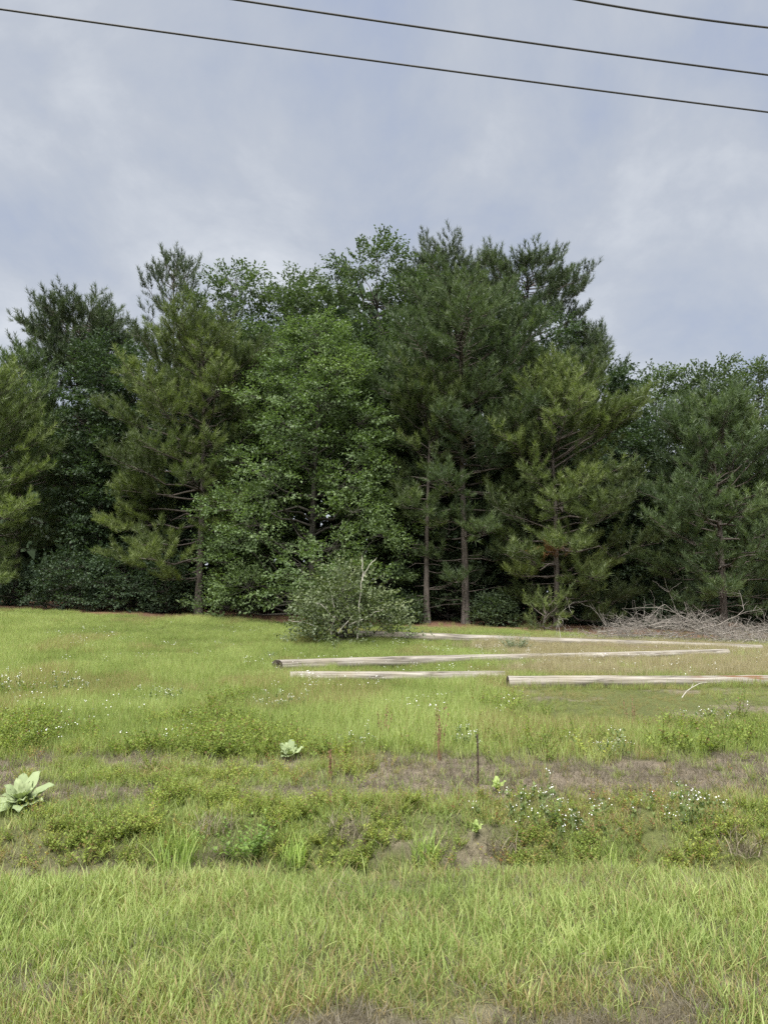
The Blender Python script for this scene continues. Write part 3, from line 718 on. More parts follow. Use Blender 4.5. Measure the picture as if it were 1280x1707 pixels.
pole('grey pole with a dark butt end on the left, middle of those lying', onground(462, 1119), onground(1210, 1097), 0.15, 0.115, 1, bends=0.25, slant=0.75, sink=0.0, lift1=0.05)
pole('thick pole with reddish rot, nearest at the right', onground(846, 1146), onground(1500, 1143), 0.145, 0.13, 2, mat='pole_rot', sink=0.05, bends=0.12)
pole('thin pale pole half sunk in grass, nearest on the left', onground(484, 1138), onground(842, 1136.5), 0.12, 0.125, 3, end='end_pale', sink=0.0)
pole('long pale pole farthest back, from the cut treetop to the right', onground(598, 1066), onground(1270, 1089), 0.155, 0.12, 4, end='end_pale', lift=0.05)
pole('short brown rotten pole against the front of the rear pole', onground(965, 1083.5), onground(1128, 1089), 0.11, 0.10, 5, mat='pole_brown', sink=0.02)

# ------------------------------------------------------------------ wires
def wire(label, pa, pb, H, r):
    P2 = []
    for q in (pa, pb):
        r_ = ray(*q); P2.append(r_ * (H / r_[2]))
    a, b = np.array(P2[0]), np.array(P2[1]); a[2] = b[2] = H; d = b - a
    s = np.linspace(-1.2, 2.2, 60)
    p = a + s[:, None] * d + np.array([0, 0, CAM_Z]); p[:, 2] += 0.10 * ((s - 0.5) ** 2 - 0.25)
    m_ = MB(); o = p[0].copy(); m_.tube(p - o, r, 8)
    ob_ = m_.build('power_line', M['wire'], smooth=True); ob_.location = o
    tag(ob_, label, 'power line', 'power lines overhead')
wire('lowest and longest of the three dark wires across the sky', (0, 15), (1280, 187), 8.0, 0.0145)
wire('middle of the three dark wires across the sky', (397, 0), (1280, 125), 8.0, 0.0145)
wire('short wire in the top right corner of the sky', (965, 0), (1280, 46), 8.0, 0.0145)

# ------------------------------------------------------------------ grass and weeds
def blade_proto(name, mat, seed, nb, rad, hmin, hmax, wd, segs=3, bend=0.6, spread=0.35):
    rng = np.random.RandomState(seed); mb = MB()
    for q in range(nb):
        a = rng.rand() * 6.28; rr = rad * math.sqrt(rng.rand())
        o = np.array([math.cos(a) * rr, math.sin(a) * rr, -0.01]); h = hmin + (hmax - hmin) * rng.rand() ** 1.3
        az = rng.rand() * 6.28; out = np.array([math.cos(az), math.sin(az), 0]); sd = np.array([-math.sin(az), math.cos(az), 0])
        tl = spread * abs(rng.randn()) ; bd = bend * (0.3 + rng.rand())
        s = np.linspace(0, 1, segs + 1)
        ang = tl + bd * s ** 1.5
        st = np.stack([np.sin(ang), np.cos(ang)], 1) * h / segs
        cum = np.concatenate([[[0, 0]], np.cumsum(st[:-1], 0)])
        C = o + cum[:, :1] * out + cum[:, 1:] * np.array([0, 0, 1])
        tw = rng.randn() * 0.8; sd2 = sd * math.cos(tw) + out * math.sin(tw)
        ww = wd * (0.6 + 0.8 * rng.rand()) * (1 - s ** 1.6) * 0.5 + 0.0003
        V = np.concatenate([C[:-1] - sd2 * ww[:-1, None], C[:-1] + sd2 * ww[:-1, None], C[-1:]])
        f = []
        for k in range(segs - 1): f += [(k, segs + k, segs + k + 1), (k, segs + k + 1, k + 1)]
        f.append((segs - 1, 2 * segs - 1, 2 * segs))
        mb.add(V, f, rng.rand(), np.concatenate([s[:-1], s[:-1], [1.0]]))
    o = mb.build(name, mat); COL.objects.unlink(o)
    return o
def weed_proto(name, mat, seed, stems, h, leaf, nleaf, rad=0.06):
    rng = np.random.RandomState(seed); mb = MB()
    for q in range(stems):
        a = rng.rand() * 6.28; o = np.array([math.cos(a), math.sin(a), 0]) * rad * rng.rand()
        d = norm(np.array([math.cos(a) * 0.6, math.sin(a) * 0.6, 1.0]) + rng.randn(3) * 0.25); L = h * (0.6 + 0.5 * rng.rand())
        p = o + np.linspace(0, 1, 4)[:, None] * d * L
        mb.tube(p, np.linspace(0.0022, 0.001, 4), 3, rng.rand() * 0.4, cap=False, b=0.6)
        u = np.linspace(0.15, 1, nleaf); n = nleaf
        pp = o + u[:, None] * d * L
        az = np.arange(n) * 2.4 + rng.rand() * 6
        ax = np.stack([np.cos(az), np.sin(az), 0.35 + 0.4 * rng.rand(n)], 1)
        V = np.array([(0, 0, 0), (-0.28, 0.5, 0.04), (0.28, 0.5, 0.04), (0, 1, -0.05)])
        scatter_template(mb, V, LEAF_F, pp, ax, np.array([0, 0, 1.0]) + rng.randn(n, 3) * 0.3, leaf * (0.6 + 0.6 * rng.rand(n)) * (1.15 - 0.5 * u), np.clip(0.5 + 0.25 * rng.randn(n), 0, 1), 0.7)
    o = mb.build(name, mat); COL.objects.unlink(o)
    return o
def stuff_scatter(name, label, cat, protos, P, scl, ctint, dry, seed, tilt=0.12):
    """one object: clumps from protos stood on the points P by geometry nodes"""
    rng = np.random.RandomState(seed); n = len(P)
    me = bpy.data.meshes.new(name); me.vertices.add(n); me.vertices.foreach_set('co', P.astype(np.float32).ravel())
    rot = np.stack([rng.randn(n) * tilt, rng.randn(n) * tilt, rng.rand(n) * 6.28], 1).astype(np.float32)
    A = me.attributes.new('rot', 'FLOAT_VECTOR', 'POINT'); A.data.foreach_set('vector', rot.ravel())
    for nm, v in (('scl', scl), ('ctint', ctint), ('dry', dry)):
        A = me.attributes.new(nm, 'FLOAT', 'POINT'); A.data.foreach_set('value', np.broadcast_to(v, (n,)).astype(np.float32))
    A = me.attributes.new('idx', 'INT', 'POINT'); A.data.foreach_set('value', rng.randint(0, len(protos), n).astype(np.int32))
    o = bpy.data.objects.new(name, me); COL.objects.link(o)
    ng = bpy.data.node_groups.new(name, 'GeometryNodeTree')
    ng.interface.new_socket('Geometry', in_out='INPUT', socket_type='NodeSocketGeometry')
    ng.interface.new_socket('Geometry', in_out='OUTPUT', socket_type='NodeSocketGeometry')
    L = ng.links.new
    gi, go = ng.nodes.new('NodeGroupInput'), ng.nodes.new('NodeGroupOutput')
    mp_ = ng.nodes.new('GeometryNodeMeshToPoints'); L(gi.outputs[0], mp_.inputs[0])
    iop = ng.nodes.new('GeometryNodeInstanceOnPoints'); L(mp_.outputs[0], iop.inputs['Points'])
    g2 = ng.nodes.new('GeometryNodeGeometryToInstance')
    for p in reversed(protos):
        oi = ng.nodes.new('GeometryNodeObjectInfo'); oi.inputs['Object'].default_value = p; L(oi.outputs['Geometry'], g2.inputs[0])
    L(g2.outputs[0], iop.inputs['Instance'])
    iop.inputs['Pick Instance'].default_value = True
    def named(nm, dt):
        q = ng.nodes.new('GeometryNodeInputNamedAttribute'); q.data_type = dt; q.inputs[0].default_value = nm; return q.outputs[0]
    L(named('idx', 'INT'), iop.inputs['Instance Index'])
    e2r = ng.nodes.new('FunctionNodeEulerToRotation'); L(named('rot', 'FLOAT_VECTOR'), e2r.inputs[0]); L(e2r.outputs[0], iop.inputs['Rotation'])
    L(named('scl', 'FLOAT'), iop.inputs['Scale'])
    L(iop.outputs[0], go.inputs[0])
    md = o.modifiers.new('scatter', 'NODES'); md.node_group = ng
    tag(o, label, cat, kind='stuff')
    return o

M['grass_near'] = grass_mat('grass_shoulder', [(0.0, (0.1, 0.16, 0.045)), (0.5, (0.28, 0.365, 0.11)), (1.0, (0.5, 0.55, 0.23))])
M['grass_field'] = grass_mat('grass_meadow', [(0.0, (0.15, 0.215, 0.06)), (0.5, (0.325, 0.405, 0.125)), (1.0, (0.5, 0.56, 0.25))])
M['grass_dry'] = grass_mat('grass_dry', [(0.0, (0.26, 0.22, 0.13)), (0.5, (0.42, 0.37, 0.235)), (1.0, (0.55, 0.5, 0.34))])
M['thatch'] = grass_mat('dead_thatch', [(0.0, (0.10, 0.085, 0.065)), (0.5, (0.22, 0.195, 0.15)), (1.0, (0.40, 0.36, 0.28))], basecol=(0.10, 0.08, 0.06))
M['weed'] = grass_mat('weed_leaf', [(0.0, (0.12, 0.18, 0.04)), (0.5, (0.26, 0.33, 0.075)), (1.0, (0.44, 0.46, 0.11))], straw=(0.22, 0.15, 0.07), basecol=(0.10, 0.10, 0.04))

def points(rng, n, y0, y1, wide=1.8, power=1.0):
    """random points in the wedge of ground that the camera and its surroundings take in"""
    y = y0 + (y1 - y0) * rng.rand(int(n * 1.0)) ** power
    hwid = 0.52 * y + wide
    hm = 0.52 * y1 + wide
    x = rng.uniform(-1, 1, len(y)) * hm
    k = np.abs(x) < hwid
    return x[k], y[k]
CLEAR = [(onground(40, 1345), 0.25), (onground(484, 1266), 0.2), (onground(828, 1322), 0.14), (onground(793, 1396), 0.14), (onground(796, 1312), 0.08)]
def open_ground(x, y):
    k = np.ones(len(x), bool)
    for c, r_ in CLEAR: k &= ~(((x - c[0]) ** 2 + ((y - c[1] + 0.12) * 0.8) ** 2) < r_ ** 2)
    return k
def stand(x, y): return np.stack([x, y, gz(x, y)], 1)

# mown shoulder in front
rng = np.random.RandomState(5)
near = [blade_proto('grass_clump', M['grass_near'], 300 + k, 20, 0.06, 0.04, 0.15, 0.0050, 4, 1.3, 0.55) for k in range(8)]
x, y = points(rng, 12500, 1.6, 5.3, 1.2)
k = rng.rand(len(x)) > 0.88 * bare(x, y); x, y = x[k], y[k]
nn = fbm(x * 0.9, y * 0.9, 6)
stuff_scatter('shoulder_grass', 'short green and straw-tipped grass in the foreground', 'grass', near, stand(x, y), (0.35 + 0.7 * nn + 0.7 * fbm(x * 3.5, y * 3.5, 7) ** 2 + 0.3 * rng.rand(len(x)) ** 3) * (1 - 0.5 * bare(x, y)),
              np.clip(-0.05 + 0.6 * nn + 0.45 * fbm(x * 2.6, y * 2.6, 9) + 0.18 * rng.randn(len(x)), 0, 1), np.clip(0.08 + 0.30 * sstep(0.5, 0.66, fbm(x * 1.1, y * 1.1, 29)) + 0.5 * (1 - sstep(3.0, 3.8, y)) * sstep(.4, .6, fbm(x * 1.2, y * 1.2, 14)) + 0.35 * bare(x, y), 0, 1), 6)
wisp = [blade_proto('long_blade_clump', M['grass_near'], 320 + k, 4, 0.04, 0.14, 0.30, 0.0042, 6, 1.5, 0.35) for k in range(6)]
x, y = points(rng, 2600, 1.7, 6.0, 1.2)
k = rng.rand(len(x)) < (1 - bare(x, y)) * sstep(0.35, 0.6, fbm(x * 1.4, y * 1.4, 19)); x, y = x[k], y[k]
stuff_scatter('long_grass_blades', 'long wispy blades standing above the foreground grass', 'grass', wisp, stand(x, y), 0.55 + 0.5 * rng.rand(len(x)), np.clip(0.6 + 0.2 * rng.randn(len(x)), 0, 1), 0.35, 21)
# straw on the bare earth
straw_p = [blade_proto('straw_clump', M['thatch'], 330 + k, 22, 0.09, 0.04, 0.15, 0.0035, 2, 0.5, 1.3) for k in range(6)]
x, y = points(rng, 26000, 1.8, 10.5, 1.5)
k = rng.rand(len(x)) < bare(x, y) * 0.9 + 0.10; x, y = x[k], y[k]
stuff_scatter('dead_thatch', 'grey and straw coloured dead grass lying on bare soil', 'dead grass', straw_p, stand(x, y), 0.5 + 0.6 * rng.rand(len(x)), rng.rand(len(x)) * 0.8, 0.0, 8, 0.3)
x, y = points(rng, 9000, 1.8, 4.3, 1.2)
k = rng.rand(len(x)) < 0.25 + 0.75 * bare(x, y); x, y = x[k], y[k]
stuff_scatter('foreground_thatch', 'dead straw lying between the foreground grass', 'dead grass', straw_p, stand(x, y), 0.35 + 0.5 * rng.rand(len(x)), 0.3 + rng.rand(len(x)) * 0.7, 0.0, 24, 0.3)
# meadow
fld = [blade_proto('meadow_clump', M['grass_field'], 350 + k, 34, 0.13, 0.12, 0.30, 0.0065, 2, 0.6, 0.28) for k in range(6)]
x, y = points(rng, 95000, 6.9, 37, 2.5, 1.25)
b_ = bare(x, y); mz = mownzone(x, y); dz = dryzone(x, y); lt = litter(x, y)
kp = (1 - 0.95 * b_) * (1 - 0.3 * mz) * (1 - 0.85 * dz) * (1 - 0.97 * lt) * (0.25 + 0.75 * sstep(7.5, 9.8, y + 0.8 * (fbm(x * .8, y * .8, 3) - .5)))
k = rng.rand(len(x)) < kp; x, y, mz = x[k], y[k], mz[k]
nn = fbm(x * 0.45, y * 0.45, 16); n3 = fbm(x * 1.7, y * 1.7, 18)
sc = (0.25 + 0.95 * nn + 0.5 * n3) * (1 - 0.68 * mz) * (0.55 + 0.45 * sstep(8, 10.5, y)) * (1 - 0.25 * sstep(22, 34, y))
pb0, pb1 = onground(430, 1124), onground(720, 1122)
u_ = np.clip(((x - pb0[0]) * (pb1[0] - pb0[0]) + (y - pb0[1]) * (pb1[1] - pb0[1])) / ((pb1[0] - pb0[0]) ** 2 + (pb1[1] - pb0[1]) ** 2), 0, 1)
dist = np.hypot(x - pb0[0] - u_ * (pb1[0] - pb0[0]), y - pb0[1] - u_ * (pb1[1] - pb0[1]))
sc = sc * (1 - 0.55 * (1 - sstep(0.3, 0.9, dist)) * (1 - 0.6 * u_))
stuff_scatter('meadow_grass', 'tall light green grass of the meadow', 'grass', fld, stand(x, y), sc, np.clip(-0.2 + 1.25 * nn * (1 - 0.3 * mz) + 0.6 * (n3 - .5) + 0.15 * rng.randn(len(x)), 0, 1),
              np.clip(0.07 + 0.22 * mz + 0.4 * sstep(.5, .66, fbm(x * .55, y * .4, 24)), 0, 1), 9)
# tan grass between the poles
x, y = points(rng, 80000, 17.3, 31, 2.5)
k = rng.rand(len(x)) < dryzone(x, y) * 0.85; x, y = x[k], y[k]
dryp = [blade_proto('dry_grass_clump', M['grass_dry'], 370 + k, 30, 0.13, 0.14, 0.42, 0.0065, 2, 0.5, 0.25) for k in range(4)]
stuff_scatter('dry_grass', 'tan dry grass between the fallen poles on the right', 'dry grass', dryp, stand(x, y), 0.5 + 0.6 * fbm(x, y, 3), rng.rand(len(x)), 0.0, 10)
# grass grown up against the poles
xs_, ys_, dr_ = [], [], []
for (a_, b_, nn_, off, dr) in (((484, 1138), (842, 1136.5), 150, 0.16, 0.1), ((850, 1147), (1480, 1143), 120, 0.2, 0.25), ((480, 1119), (1205, 1097), 210, 0.2, 0.3), ((610, 1066), (1265, 1089), 130, 0.22, 0.4)):
    A_, B_ = onground(*a_), onground(*b_); t_ = rng.rand(nn_); t_ = t_[fbm(t_ * 14, t_ * 0, 77) > 0.42]
    d_ = norm((B_ - A_)[:2]); o_ = -(off + 0.22 * rng.rand(len(t_)))
    xs_.append(A_[0] + (B_ - A_)[0] * t_ - o_ * d_[1] * 1.0); ys_.append(A_[1] + (B_ - A_)[1] * t_ + o_ * d_[0]); dr_.append(np.full(len(t_), dr))
x, y = np.concatenate(xs_), np.concatenate(ys_)
stuff_scatter('pole_side_grass', 'uneven grass grown up against the lying poles', 'grass', fld, stand(x, y), 0.45 + 0.55 * rng.rand(len(x)), np.clip(0.4 + 0.2 * rng.randn(len(x)), 0, 1), np.concatenate(dr_), 25)
# leafy weeds on the bank
wp = [weed_proto('weed_clump', M['weed'], 400 + k, 7 + k % 3, 0.11 + 0.02 * k, 0.019 + 0.0025 * k, 15) for k in range(7)]
x, y = points(rng, 24000, 5.3, 10.3, 1.5)
n4 = fbm(x * 1.9, y * 2.2, 44)
band = sstep(5.5, 5.9, y) * (1 - sstep(7.1, 7.7, y)) * sstep(0.44, 0.62, n4) * 0.48 + 0.36 * sstep(0.2, -1.4, x) * sstep(6.5, 7, y) * (1 - sstep(9.3, 10.2, y)) * sstep(0.42, 0.6, n4) + 0.05
k = (rng.rand(len(x)) < band * (1 - 0.85 * bare(x, y))) & open_ground(x, y); x, y = x[k], y[k]
stuff_scatter('bank_weeds', 'small-leaved green weeds covering the ditch bank', 'weeds', wp, stand(x, y), (0.22 + 1.05 * fbm(x * 2.1, y * 2.1, 46)) * (0.75 + 0.5 * rng.rand(len(x))), np.clip(-0.1 + 1.1 * fbm(x * 1.5, y * 1.5, 47) + 0.2 * rng.randn(len(x)), 0, 1), 0.10, 11)
M['weed_red'] = grass_mat('weed_reddish', [(0.0, (0.16, 0.15, 0.05)), (0.5, (0.27, 0.28, 0.08)), (1.0, (0.45, 0.42, 0.12))], straw=(0.26, 0.13, 0.07), basecol=(0.12, 0.08, 0.05))
wq = [weed_proto('upright_weed_clump', M['weed_red'], 420 + k, 4, 0.24, 0.035, 10, 0.05) for k in range(5)]
x, y = points(rng, 2600, 5.4, 10.4, 1.5)
k = (rng.rand(len(x)) < sstep(0.45, 0.62, fbm(x * 1.7, y * 1.7, 48)) * (1 - 0.6 * bare(x, y)) * (1 - 0.6 * sstep(-0.5, 1.5, x) * sstep(7, 8, y))) & open_ground(x, y); x, y = x[k], y[k]
stuff_scatter('upright_weeds', 'yellowish and reddish narrow-leaved weeds dotted over the bank', 'weeds', wq, stand(x, y), 0.4 + 0.6 * rng.rand(len(x)), rng.rand(len(x)), 0.3, 22)
x, y = points(rng, 9000, 9.2, 15.5, 1.5)
k = rng.rand(len(x)) < sstep(0.52, 0.64, fbm(x * 0.8, y * 0.7, 49)) * (1 - mownzone(x, y)) * (1 - 0.75 * sstep(-1.8, -0.4, x)) * (1 - 0.7 * sstep(12.5, 14, y)); x, y = x[k], y[k]
stuff_scatter('meadow_weeds', 'darker leafy weeds growing in patches in the near meadow', 'weeds', wp, stand(x, y), 1.1 + 0.9 * rng.rand(len(x)), np.clip(0.25 + 0.25 * rng.randn(len(x)), 0, 1), 0.06, 23)
# grass on the bank between the weeds
x, y = points(rng, 17000, 5.1, 9.0, 1.5)
k = (rng.rand(len(x)) < (1 - 0.85 * bare(x, y)) * 0.7) & open_ground(x, y); x, y = x[k], y[k]
stuff_scatter('bank_grass', 'thin grass among the weeds of the ditch bank', 'grass', near, stand(x, y), 0.45 + 1.0 * fbm(x * 1.6, y * 1.6, 56), np.clip(-0.1 + 1.1 * fbm(x * 1.3, y * 1.3, 57) + 0.15 * rng.randn(len(x)), 0, 1), np.clip(0.12 + 0.5 * sstep(0.5, 0.7, fbm(x * 1.2, y * 1.2, 58)), 0, 1), 12)
# small white wildflowers scattered in the grass
M['petal'] = plain_mat('white_petal', (0.72, 0.72, 0.70), (0.82, 0.82, 0.80), 5, 0.7, 0.0)
M['stem'] = plain_mat('green_stem', (0.10, 0.15, 0.05), (0.17, 0.22, 0.08), 10, 0.7, 0.0)
def flower_mesh(mb_p, c, nrm, r):
    u = norm(np.cross(nrm, [0.3, 0.8, 0.1])); v_ = np.cross(nrm, u); n = 8
    th = np.arange(n) * 2 * math.pi / n
    rr = r * np.where(np.arange(n) % 2 == 0, 1.0, 0.72)
    ring = c + rr[:, None] * (np.cos(th)[:, None] * u + np.sin(th)[:, None] * v_)
    mb_p.add(np.concatenate([[c + nrm * r * 0.25], ring]), [(0, q + 1, (q + 1) % n + 1) for q in range(n)])
def daisy_proto(name, seed, nst, h, fl, r):
    rng = np.random.RandomState(seed); mb = MB(); me_ = MB()
    for q in range(nst):
        a = rng.rand() * 6.28; d = norm(np.array([math.cos(a) * 0.35, math.sin(a) * 0.35, 1]) + rng.randn(3) * 0.1); L = h * (0.7 + 0.4 * rng.rand())
        for j in range(fl):
            e = d * L + rng.randn(3) * np.array([0.03, 0.03, 0.02]); flower_mesh(mb, e, norm(np.array([0, -0.3, 1]) + rng.randn(3) * 0.5), r * (0.7 + 0.5 * rng.rand()))
    o = mb.build(name, M['petal']); COL.objects.unlink(o)
    return o
dp = [daisy_proto('wildflower', 440 + k, 2, 0.27, 3, 0.0085) for k in range(4)]
x, y = points(rng, 2600, 9.5, 30, 2.0)
k = rng.rand(len(x)) < sstep(0.5, 0.66, fbm(x * 0.5, y * 0.5, 66)) * (1 - litter(x, y)) * (1 - mownzone(x, y)); x, y = x[k], y[k]
stuff_scatter('wildflowers', 'tiny white wildflowers scattered through the meadow grass', 'wildflowers', dp, stand(x, y), 0.8 + 0.5 * rng.rand(len(x)), 0.5, 0.0, 13)

# ------------------------------------------------------------------ single plants and small things
def leaf_blade(L, wd, curl, n=8):
    """a broad felted leaf: two rows of quads either side of a sunk midrib"""
    s = np.linspace(0, 1, n)
    hw = wd * np.sin(np.pi * np.clip(0.08 + 0.92 * s, 0, 1)) ** 0.75 * (0.55 + 0.6 * s) * 0.6
    zc = curl * L * (s ** 1.0 - 0.75 * s ** 2.2)
    C = np.stack([0 * s, s * L, zc], 1)
    Lf = C + np.stack([-hw, 0 * s, 0.25 * hw + 0.012 * np.sin(s * 17)], 1); Rt = C + np.stack([hw, 0 * s, 0.25 * hw + 0.012 * np.cos(s * 15)], 1)
    V = np.concatenate([C, Lf, Rt]); f = []
    for k in range(n - 1):
        f += [(k, k + 1, n + k + 1), (k, n + k + 1, n + k), (k, 2 * n + k, 2 * n + k + 1), (k, 2 * n + k + 1, k + 1)]
    return V, f
M['mullein'] = foliage_mat('mullein_leaf', [(0.0, (0.17, 0.22, 0.11)), (0.5, (0.245, 0.3, 0.155)), (1.0, (0.33, 0.38, 0.21))], 0.2, 0.8, 0.2)
M['mullein_y'] = foliage_mat('young_leaf', [(0.0, (0.22, 0.3, 0.09)), (1.0, (0.34, 0.41, 0.15))], 0.25, 0.7, 0.2)
def rosette(name, label, cat, px, py, size, nl, seed, mat='mullein', upr=0.0, group='broad-leaved rosettes on the bank'):
    rng = np.random.RandomState(seed); b = onground(px, py); root = empty(name, b); tag(root, label, cat, group); root.rotation_euler = (R(26), 0, 0)      # the bank tips it towards the road
    for k in range(nl):
        ring = k / nl; az = k * 2.4 + rng.randn() * 0.15
        L = size * (1.0 - 0.45 * ring) * (0.85 + 0.3 * rng.rand()); el = 0.22 + 1.0 * ring ** 1.3 + upr + rng.randn() * 0.07
        V, f = leaf_blade(L, L * 0.36, 0.22 + 0.10 * rng.randn())
        ce, se = math.cos(el), math.sin(el)
        y_, z_ = V[:, 1] * ce - V[:, 2] * se, V[:, 1] * se + V[:, 2] * ce
        ca, sa = math.cos(az), math.sin(az)
        V = np.stack([V[:, 0] * ca - y_ * sa, V[:, 0] * sa + y_ * ca, z_ + 0.04], 1)
        mb = MB(); mb.add(V, f, np.clip(0.45 + 0.4 * ring + 0.1 * rng.randn(), 0, 1)); mb.build('leaf', M[mat], root, True)
    return root
rosette('mullein_plant', 'big pale felted leaf rosette at the left edge of the bank', 'mullein', 40, 1350, 0.32, 24, 501, upr=0.05)
rosette('mullein_plant', 'smaller pale leaf rosette near the middle of the bank', 'mullein', 484, 1266, 0.21, 15, 502, 'mullein', 0.15)
rosette('mullein_plant', 'small yellowish rosette right of the rusty stake', 'mullein', 828, 1322, 0.13, 9, 503, 'mullein_y', 0.35)
rosette('seedling', 'small upright broad-leaved seedling in the ditch below the stake', 'seedling', 793, 1396, 0.12, 8, 504, 'mullein_y', 0.45)

# rusty stake: a U-shaped post with lugs and a bent top
b = onground(796, 1312); mb = MB()
Hs = float(at(796, 1224, b[1])[2] - b[2])
prof2 = [(0.55 * a_, 0.8 * b_) for a_, b_ in ((-0.014, -0.009), (-0.014, 0.007), (-0.006, 0.007), (-0.005, -0.003), (0.005, -0.003), (0.006, 0.007), (0.014, 0.007), (0.014, -0.009))]
zs = np.linspace(-0.1, Hs, 9)
V = np.array([[px_ + 0.006 * math.sin(z_ * 6), py_ + 0.004 * math.sin(z_ * 9), z_] for z_ in zs for px_, py_ in prof2]); n = 8; f = []
for k in range(8):
    for j in range(n):
        a_, b2 = k * n + j, k * n + (j + 1) % n; f += [(a_, b2, b2 + n), (a_, b2 + n, a_ + n)]
mb.add(V, f); mb.add(V[-8:], [(0, 1, 2), (0, 2, 3), (0, 3, 4), (0, 4, 7), (4, 5, 6), (4, 6, 7)])
st = empty('metal_stake', b); tag(st, 'thin rusty metal stake standing in the bank', 'stake')
mb.build('post', M['rust'], st)
for z_ in np.linspace(0.08, Hs - 0.04, 6):
    lb = MB(); lb.tube([(0, -0.008, z_), (0, -0.016, z_ + 0.002), (0, -0.02, z_ + 0.006)], [0.006, 0.005, 0.003], 6); lb.build('lug', M['rust'], st)

# tall red-brown dry stems
M['redstem'] = plain_mat('red_brown_stem', (0.13, 0.065, 0.04), (0.25, 0.14, 0.08), 12, 0.8, 0.1)
def dock(label, px, py, h, nst, seed, wid=0.07):
    rng = np.random.RandomState(seed); b = onground(px, py); root = empty('dry_weed', b); tag(root, label, 'dry weed', 'red-brown dry stems')
    for k in range(nst):
        a = rng.rand() * 6.28; o = np.array([math.cos(a), math.sin(a), 0]) * wid * rng.rand(); L = h * (0.65 + 0.4 * rng.rand())
        p = o + np.linspace(0, 1, 6)[:, None] * np.array([rng.randn() * 0.09, rng.randn() * 0.09, 1]) * L; p[1:] += rng.randn(5, 3) * 0.006
        mb = MB(); mb.tube(p, np.linspace(0.0024, 0.0012, 6), 4)
        n = 16; u = rng.uniform(0.45, 1, n); pp = np.stack([np.interp(u, np.linspace(0, 1, 6), p[:, c]) for c in range(3)], 1)
        scatter_template(mb, LEAF_V, LEAF_F, pp, rng.randn(n, 3) * 0.5 + np.array([0, 0, 0.8]), rng.randn(n, 3), 0.012 + 0.014 * rng.rand(n), 0.5)
        mb.build('stalk', M['redstem'], root)
    return root
dock('tallest red-brown dry stems left of the rusty stake', 732, 1268, 0.62, 10, 511)
dock('red-brown dry stems left of the tallest ones', 636, 1240, 0.48, 7, 512)
dock('short red-brown dry stems on bare soil below the small rosette', 550, 1308, 0.32, 7, 513, 0.05)
dock('reddish dry stems at the foot of the tall grass, right of the stake', 1052, 1215, 0.4, 5, 514)

# daisy clumps that stand out
M['daisy_leaf'] = foliage_mat('daisy_leaf', [(0.0, (0.09, 0.13, 0.045)), (1.0, (0.19, 0.24, 0.085))], 0.3, 0.6, 0.2)
def daisy(label, px, py, h, width, nfl, seed, r=0.010):
    rng = np.random.RandomState(seed); b = onground(px, py); root = empty('daisy_clump', b); tag(root, label, 'wildflowers', 'clumps of white daisies')
    sm, fm, lm = MB(), MB(), MB()
    for k in range(nfl // 5):
        base = np.array([rng.randn() * width * 0.4, rng.randn() * width * 0.3, 0]); base[2] = float(gz(b[0] + base[0], b[1] + base[1])) - b[2]
        L = h * (0.45 + 0.65 * rng.rand()); d = norm(np.array([rng.randn() * 0.25, rng.randn() * 0.25, 1]))
        top = base + d * L; sm.tube([base, base + d * L * 0.5 + rng.randn(3) * 0.008, top], [0.0022, 0.0018, 0.0012], 3, cap=False)
        n = 9; u = rng.rand(n)
        scatter_template(lm, LEAF_V, LEAF_F, base + u[:, None] * d * L, rng.randn(n, 3) + np.array([0, 0, 0.8]), rng.randn(n, 3), 0.035 + 0.02 * rng.rand(n), rng.rand(n))
        for j in range(5):
            e = top + rng.randn(3) * np.array([0.03, 0.03, 0.02]); sm.tube([top - d * 0.05, e], [0.001, 0.0008], 3, cap=False)
            flower_mesh(fm, e, norm(np.array([0, -0.35, 1.0]) + rng.randn(3) * 0.45), r * 0.48 * (0.5 + 0.9 * rng.rand()))
    tag(sm.build('stem', M['stem'], root), kind='stuff'); tag(lm.build('leaf', M['daisy_leaf'], root), kind='stuff'); tag(fm.build('blossom', M['petal'], root), kind='stuff')
daisy('white daisies on the ditch bank, large patch right of the stake', 905, 1368, 0.26, 0.5, 120, 521)
daisy('white daisies trailing down to the right of the large patch', 965, 1385, 0.24, 0.35, 60, 522)
daisy('white daisies on the ditch bank near the right edge', 1152, 1375, 0.27, 0.42, 110, 523)
daisy('white daisies at the top of the bank, above the large patch', 1008, 1262, 0.32, 0.4, 80, 524)
daisy('white daisies beside the rusty stake top', 778, 1250, 0.3, 0.3, 50, 525)
daisy('white daisies left of the tallest red-brown stems', 590, 1252, 0.3, 0.35, 45, 526)
daisy('white daisies in the meadow at the left edge', 12, 1160, 0.45, 0.6, 90, 527, 0.014)
daisy('white daisies in the meadow, second group from the left edge', 118, 1158, 0.45, 0.5, 80, 528, 0.014)
daisy('white daisies in the meadow below the sunken pole end', 462, 1185, 0.35, 0.6, 70, 529, 0.013)
daisy('white daisies in the meadow left of centre', 262, 1180, 0.4, 0.5, 70, 530, 0.013)
daisy('low pale daisy patch on the mown grass at the right', 1180, 1202, 0.2, 0.35, 70, 531, 0.012)

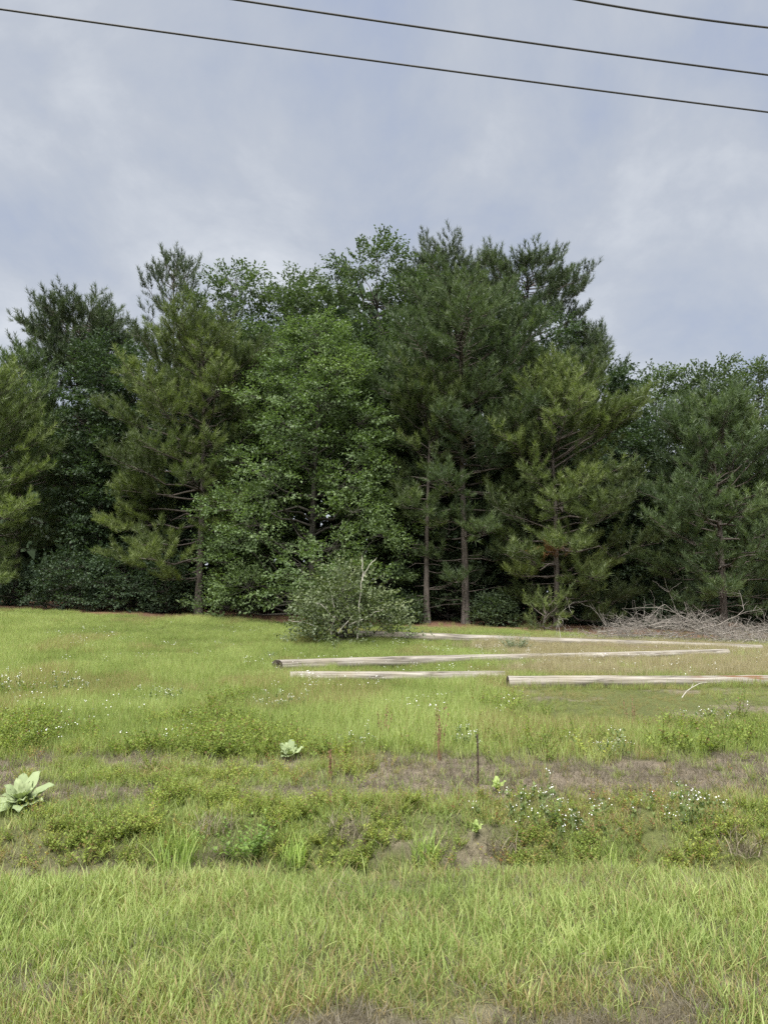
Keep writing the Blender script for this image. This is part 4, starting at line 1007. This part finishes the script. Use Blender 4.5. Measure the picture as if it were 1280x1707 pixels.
# grass tufts along the ditch edge, one by one
def big_tuft(label, px, py, h, nb, seed, rad=0.1, wd=0.0085):
    b = onground(px, py); o = blade_proto('grass_tuft', M['tuft'], seed, nb, rad, h * 0.45, h, wd, 5, 0.9, 0.3); COL.objects.link(o); o.location = [float(q) for q in b]
    tag(o, label, 'grass tuft', 'long grass tufts on the ditch edge')
M['tuft'] = foliage_mat('tuft_blade', [(0.0, (0.2, 0.3, 0.07)), (0.5, (0.33, 0.44, 0.12)), (1.0, (0.48, 0.56, 0.2))], 0.4, 0.5, 0.3)
big_tuft('wide arching grass tuft on the ditch edge, left of the leafy weed', 290, 1446, 0.42, 150, 541, 0.16)
big_tuft('grass tuft on the ditch edge, below the small rosette', 490, 1442, 0.31, 80, 542, 0.09)
big_tuft('upright grass tuft on the ditch edge, left of the seedling', 706, 1436, 0.34, 95, 543, 0.10)
big_tuft('low grass tuft on the ditch edge towards the right', 1010, 1440, 0.25, 70, 544, 0.14)
M['deadtuft'] = foliage_mat('dead_tuft_blade', [(0.0, (0.09, 0.075, 0.055)), (0.5, (0.17, 0.145, 0.105)), (1.0, (0.30, 0.265, 0.19))], 0.2, 0.8, 0.1)
for lab, px, py, h, sd in (('drooping dead grass tuft on the ditch bank, left of the leafy weed', 358, 1382, 0.24, 561), ('drooping dead grass tuft on the ditch bank, left of the middle', 578, 1392, 0.28, 562),
                           ('dead grass tuft on the ditch bank beside the seedling', 838, 1412, 0.24, 563), ('grey dead grass tuft on the ditch bank at the right edge', 1238, 1420, 0.3, 564)):
    o = blade_proto('dead_grass_tuft', M['deadtuft'], sd, 150, 0.16, h * 0.4, h, 0.005, 5, 2.0, 0.6); COL.objects.link(o); o.location = [float(q) for q in onground(px, py)]
    tag(o, lab, 'dead grass', 'dead grass tufts in the ditch')
M['leafy'] = foliage_mat('leafy_weed', [(0.0, (0.13, 0.22, 0.05)), (1.0, (0.26, 0.37, 0.09))], 0.35, 0.5, 0.3)
o = weed_proto('leafy_weed', M['leafy'], 551, 16, 0.36, 0.052, 20, 0.15); COL.objects.link(o); o.location = [float(q) for q in onground(403, 1432)]
tag(o, 'bright green leafy weed on the ditch edge between two grass tufts', 'weed')
M['greyleaf'] = foliage_mat('grey_leaf', [(0.0, (0.11, 0.14, 0.09)), (1.0, (0.22, 0.25, 0.17))], 0.3, 0.6, 0.2)
o = weed_proto('grey_bush', M['greyleaf'], 552, 60, 0.62, 0.075, 16, 0.3); COL.objects.link(o); o.location = [float(q) for q in onground(860, 1087)]
tag(o, 'small grey-green bush in front of the rear pole', 'bush')
o = weed_proto('grey_bush', M['greyleaf'], 553, 20, 0.3, 0.05, 12, 0.12); COL.objects.link(o); o.location = [float(q) for q in onground(449, 1100)]
tag(o, 'tiny grey weed beside the dark pole end', 'bush')
# loose forked stick
b = onground(1136, 1166); mb = MB()
mb.tube([(0, 0, 0.03), (0.1, 0.03, 0.14), (0.2, 0.05, 0.2), (0.36, 0.06, 0.28), (0.52, 0.1, 0.30)], [0.010, 0.009, 0.008, 0.006, 0.004], 6)
mb.tube([(0.2, 0.05, 0.2), (0.24, 0.06, 0.27), (0.22, 0.06, 0.36)], [0.007, 0.005, 0.003], 5)
o = mb.build('forked_stick', M['pale_wood'], smooth=True); o.location = [float(q) for q in b]
tag(o, 'pale forked stick lying in front of the thick pole', 'stick')

# bare sapling by the rear pole
rng = np.random.RandomState(556); mb = MB(); b = onground(938, 1076)
branchy(rng, mb, (0, 0, 0), (-0.25, 0, 1.0), 1.0, 0.016, 2)
o = mb.build('bare_sapling', M['pale_wood'], smooth=True); o.location = [float(q) for q in b]
tag(o, 'thin bare pale sapling sticking up behind the rear pole', 'sapling')
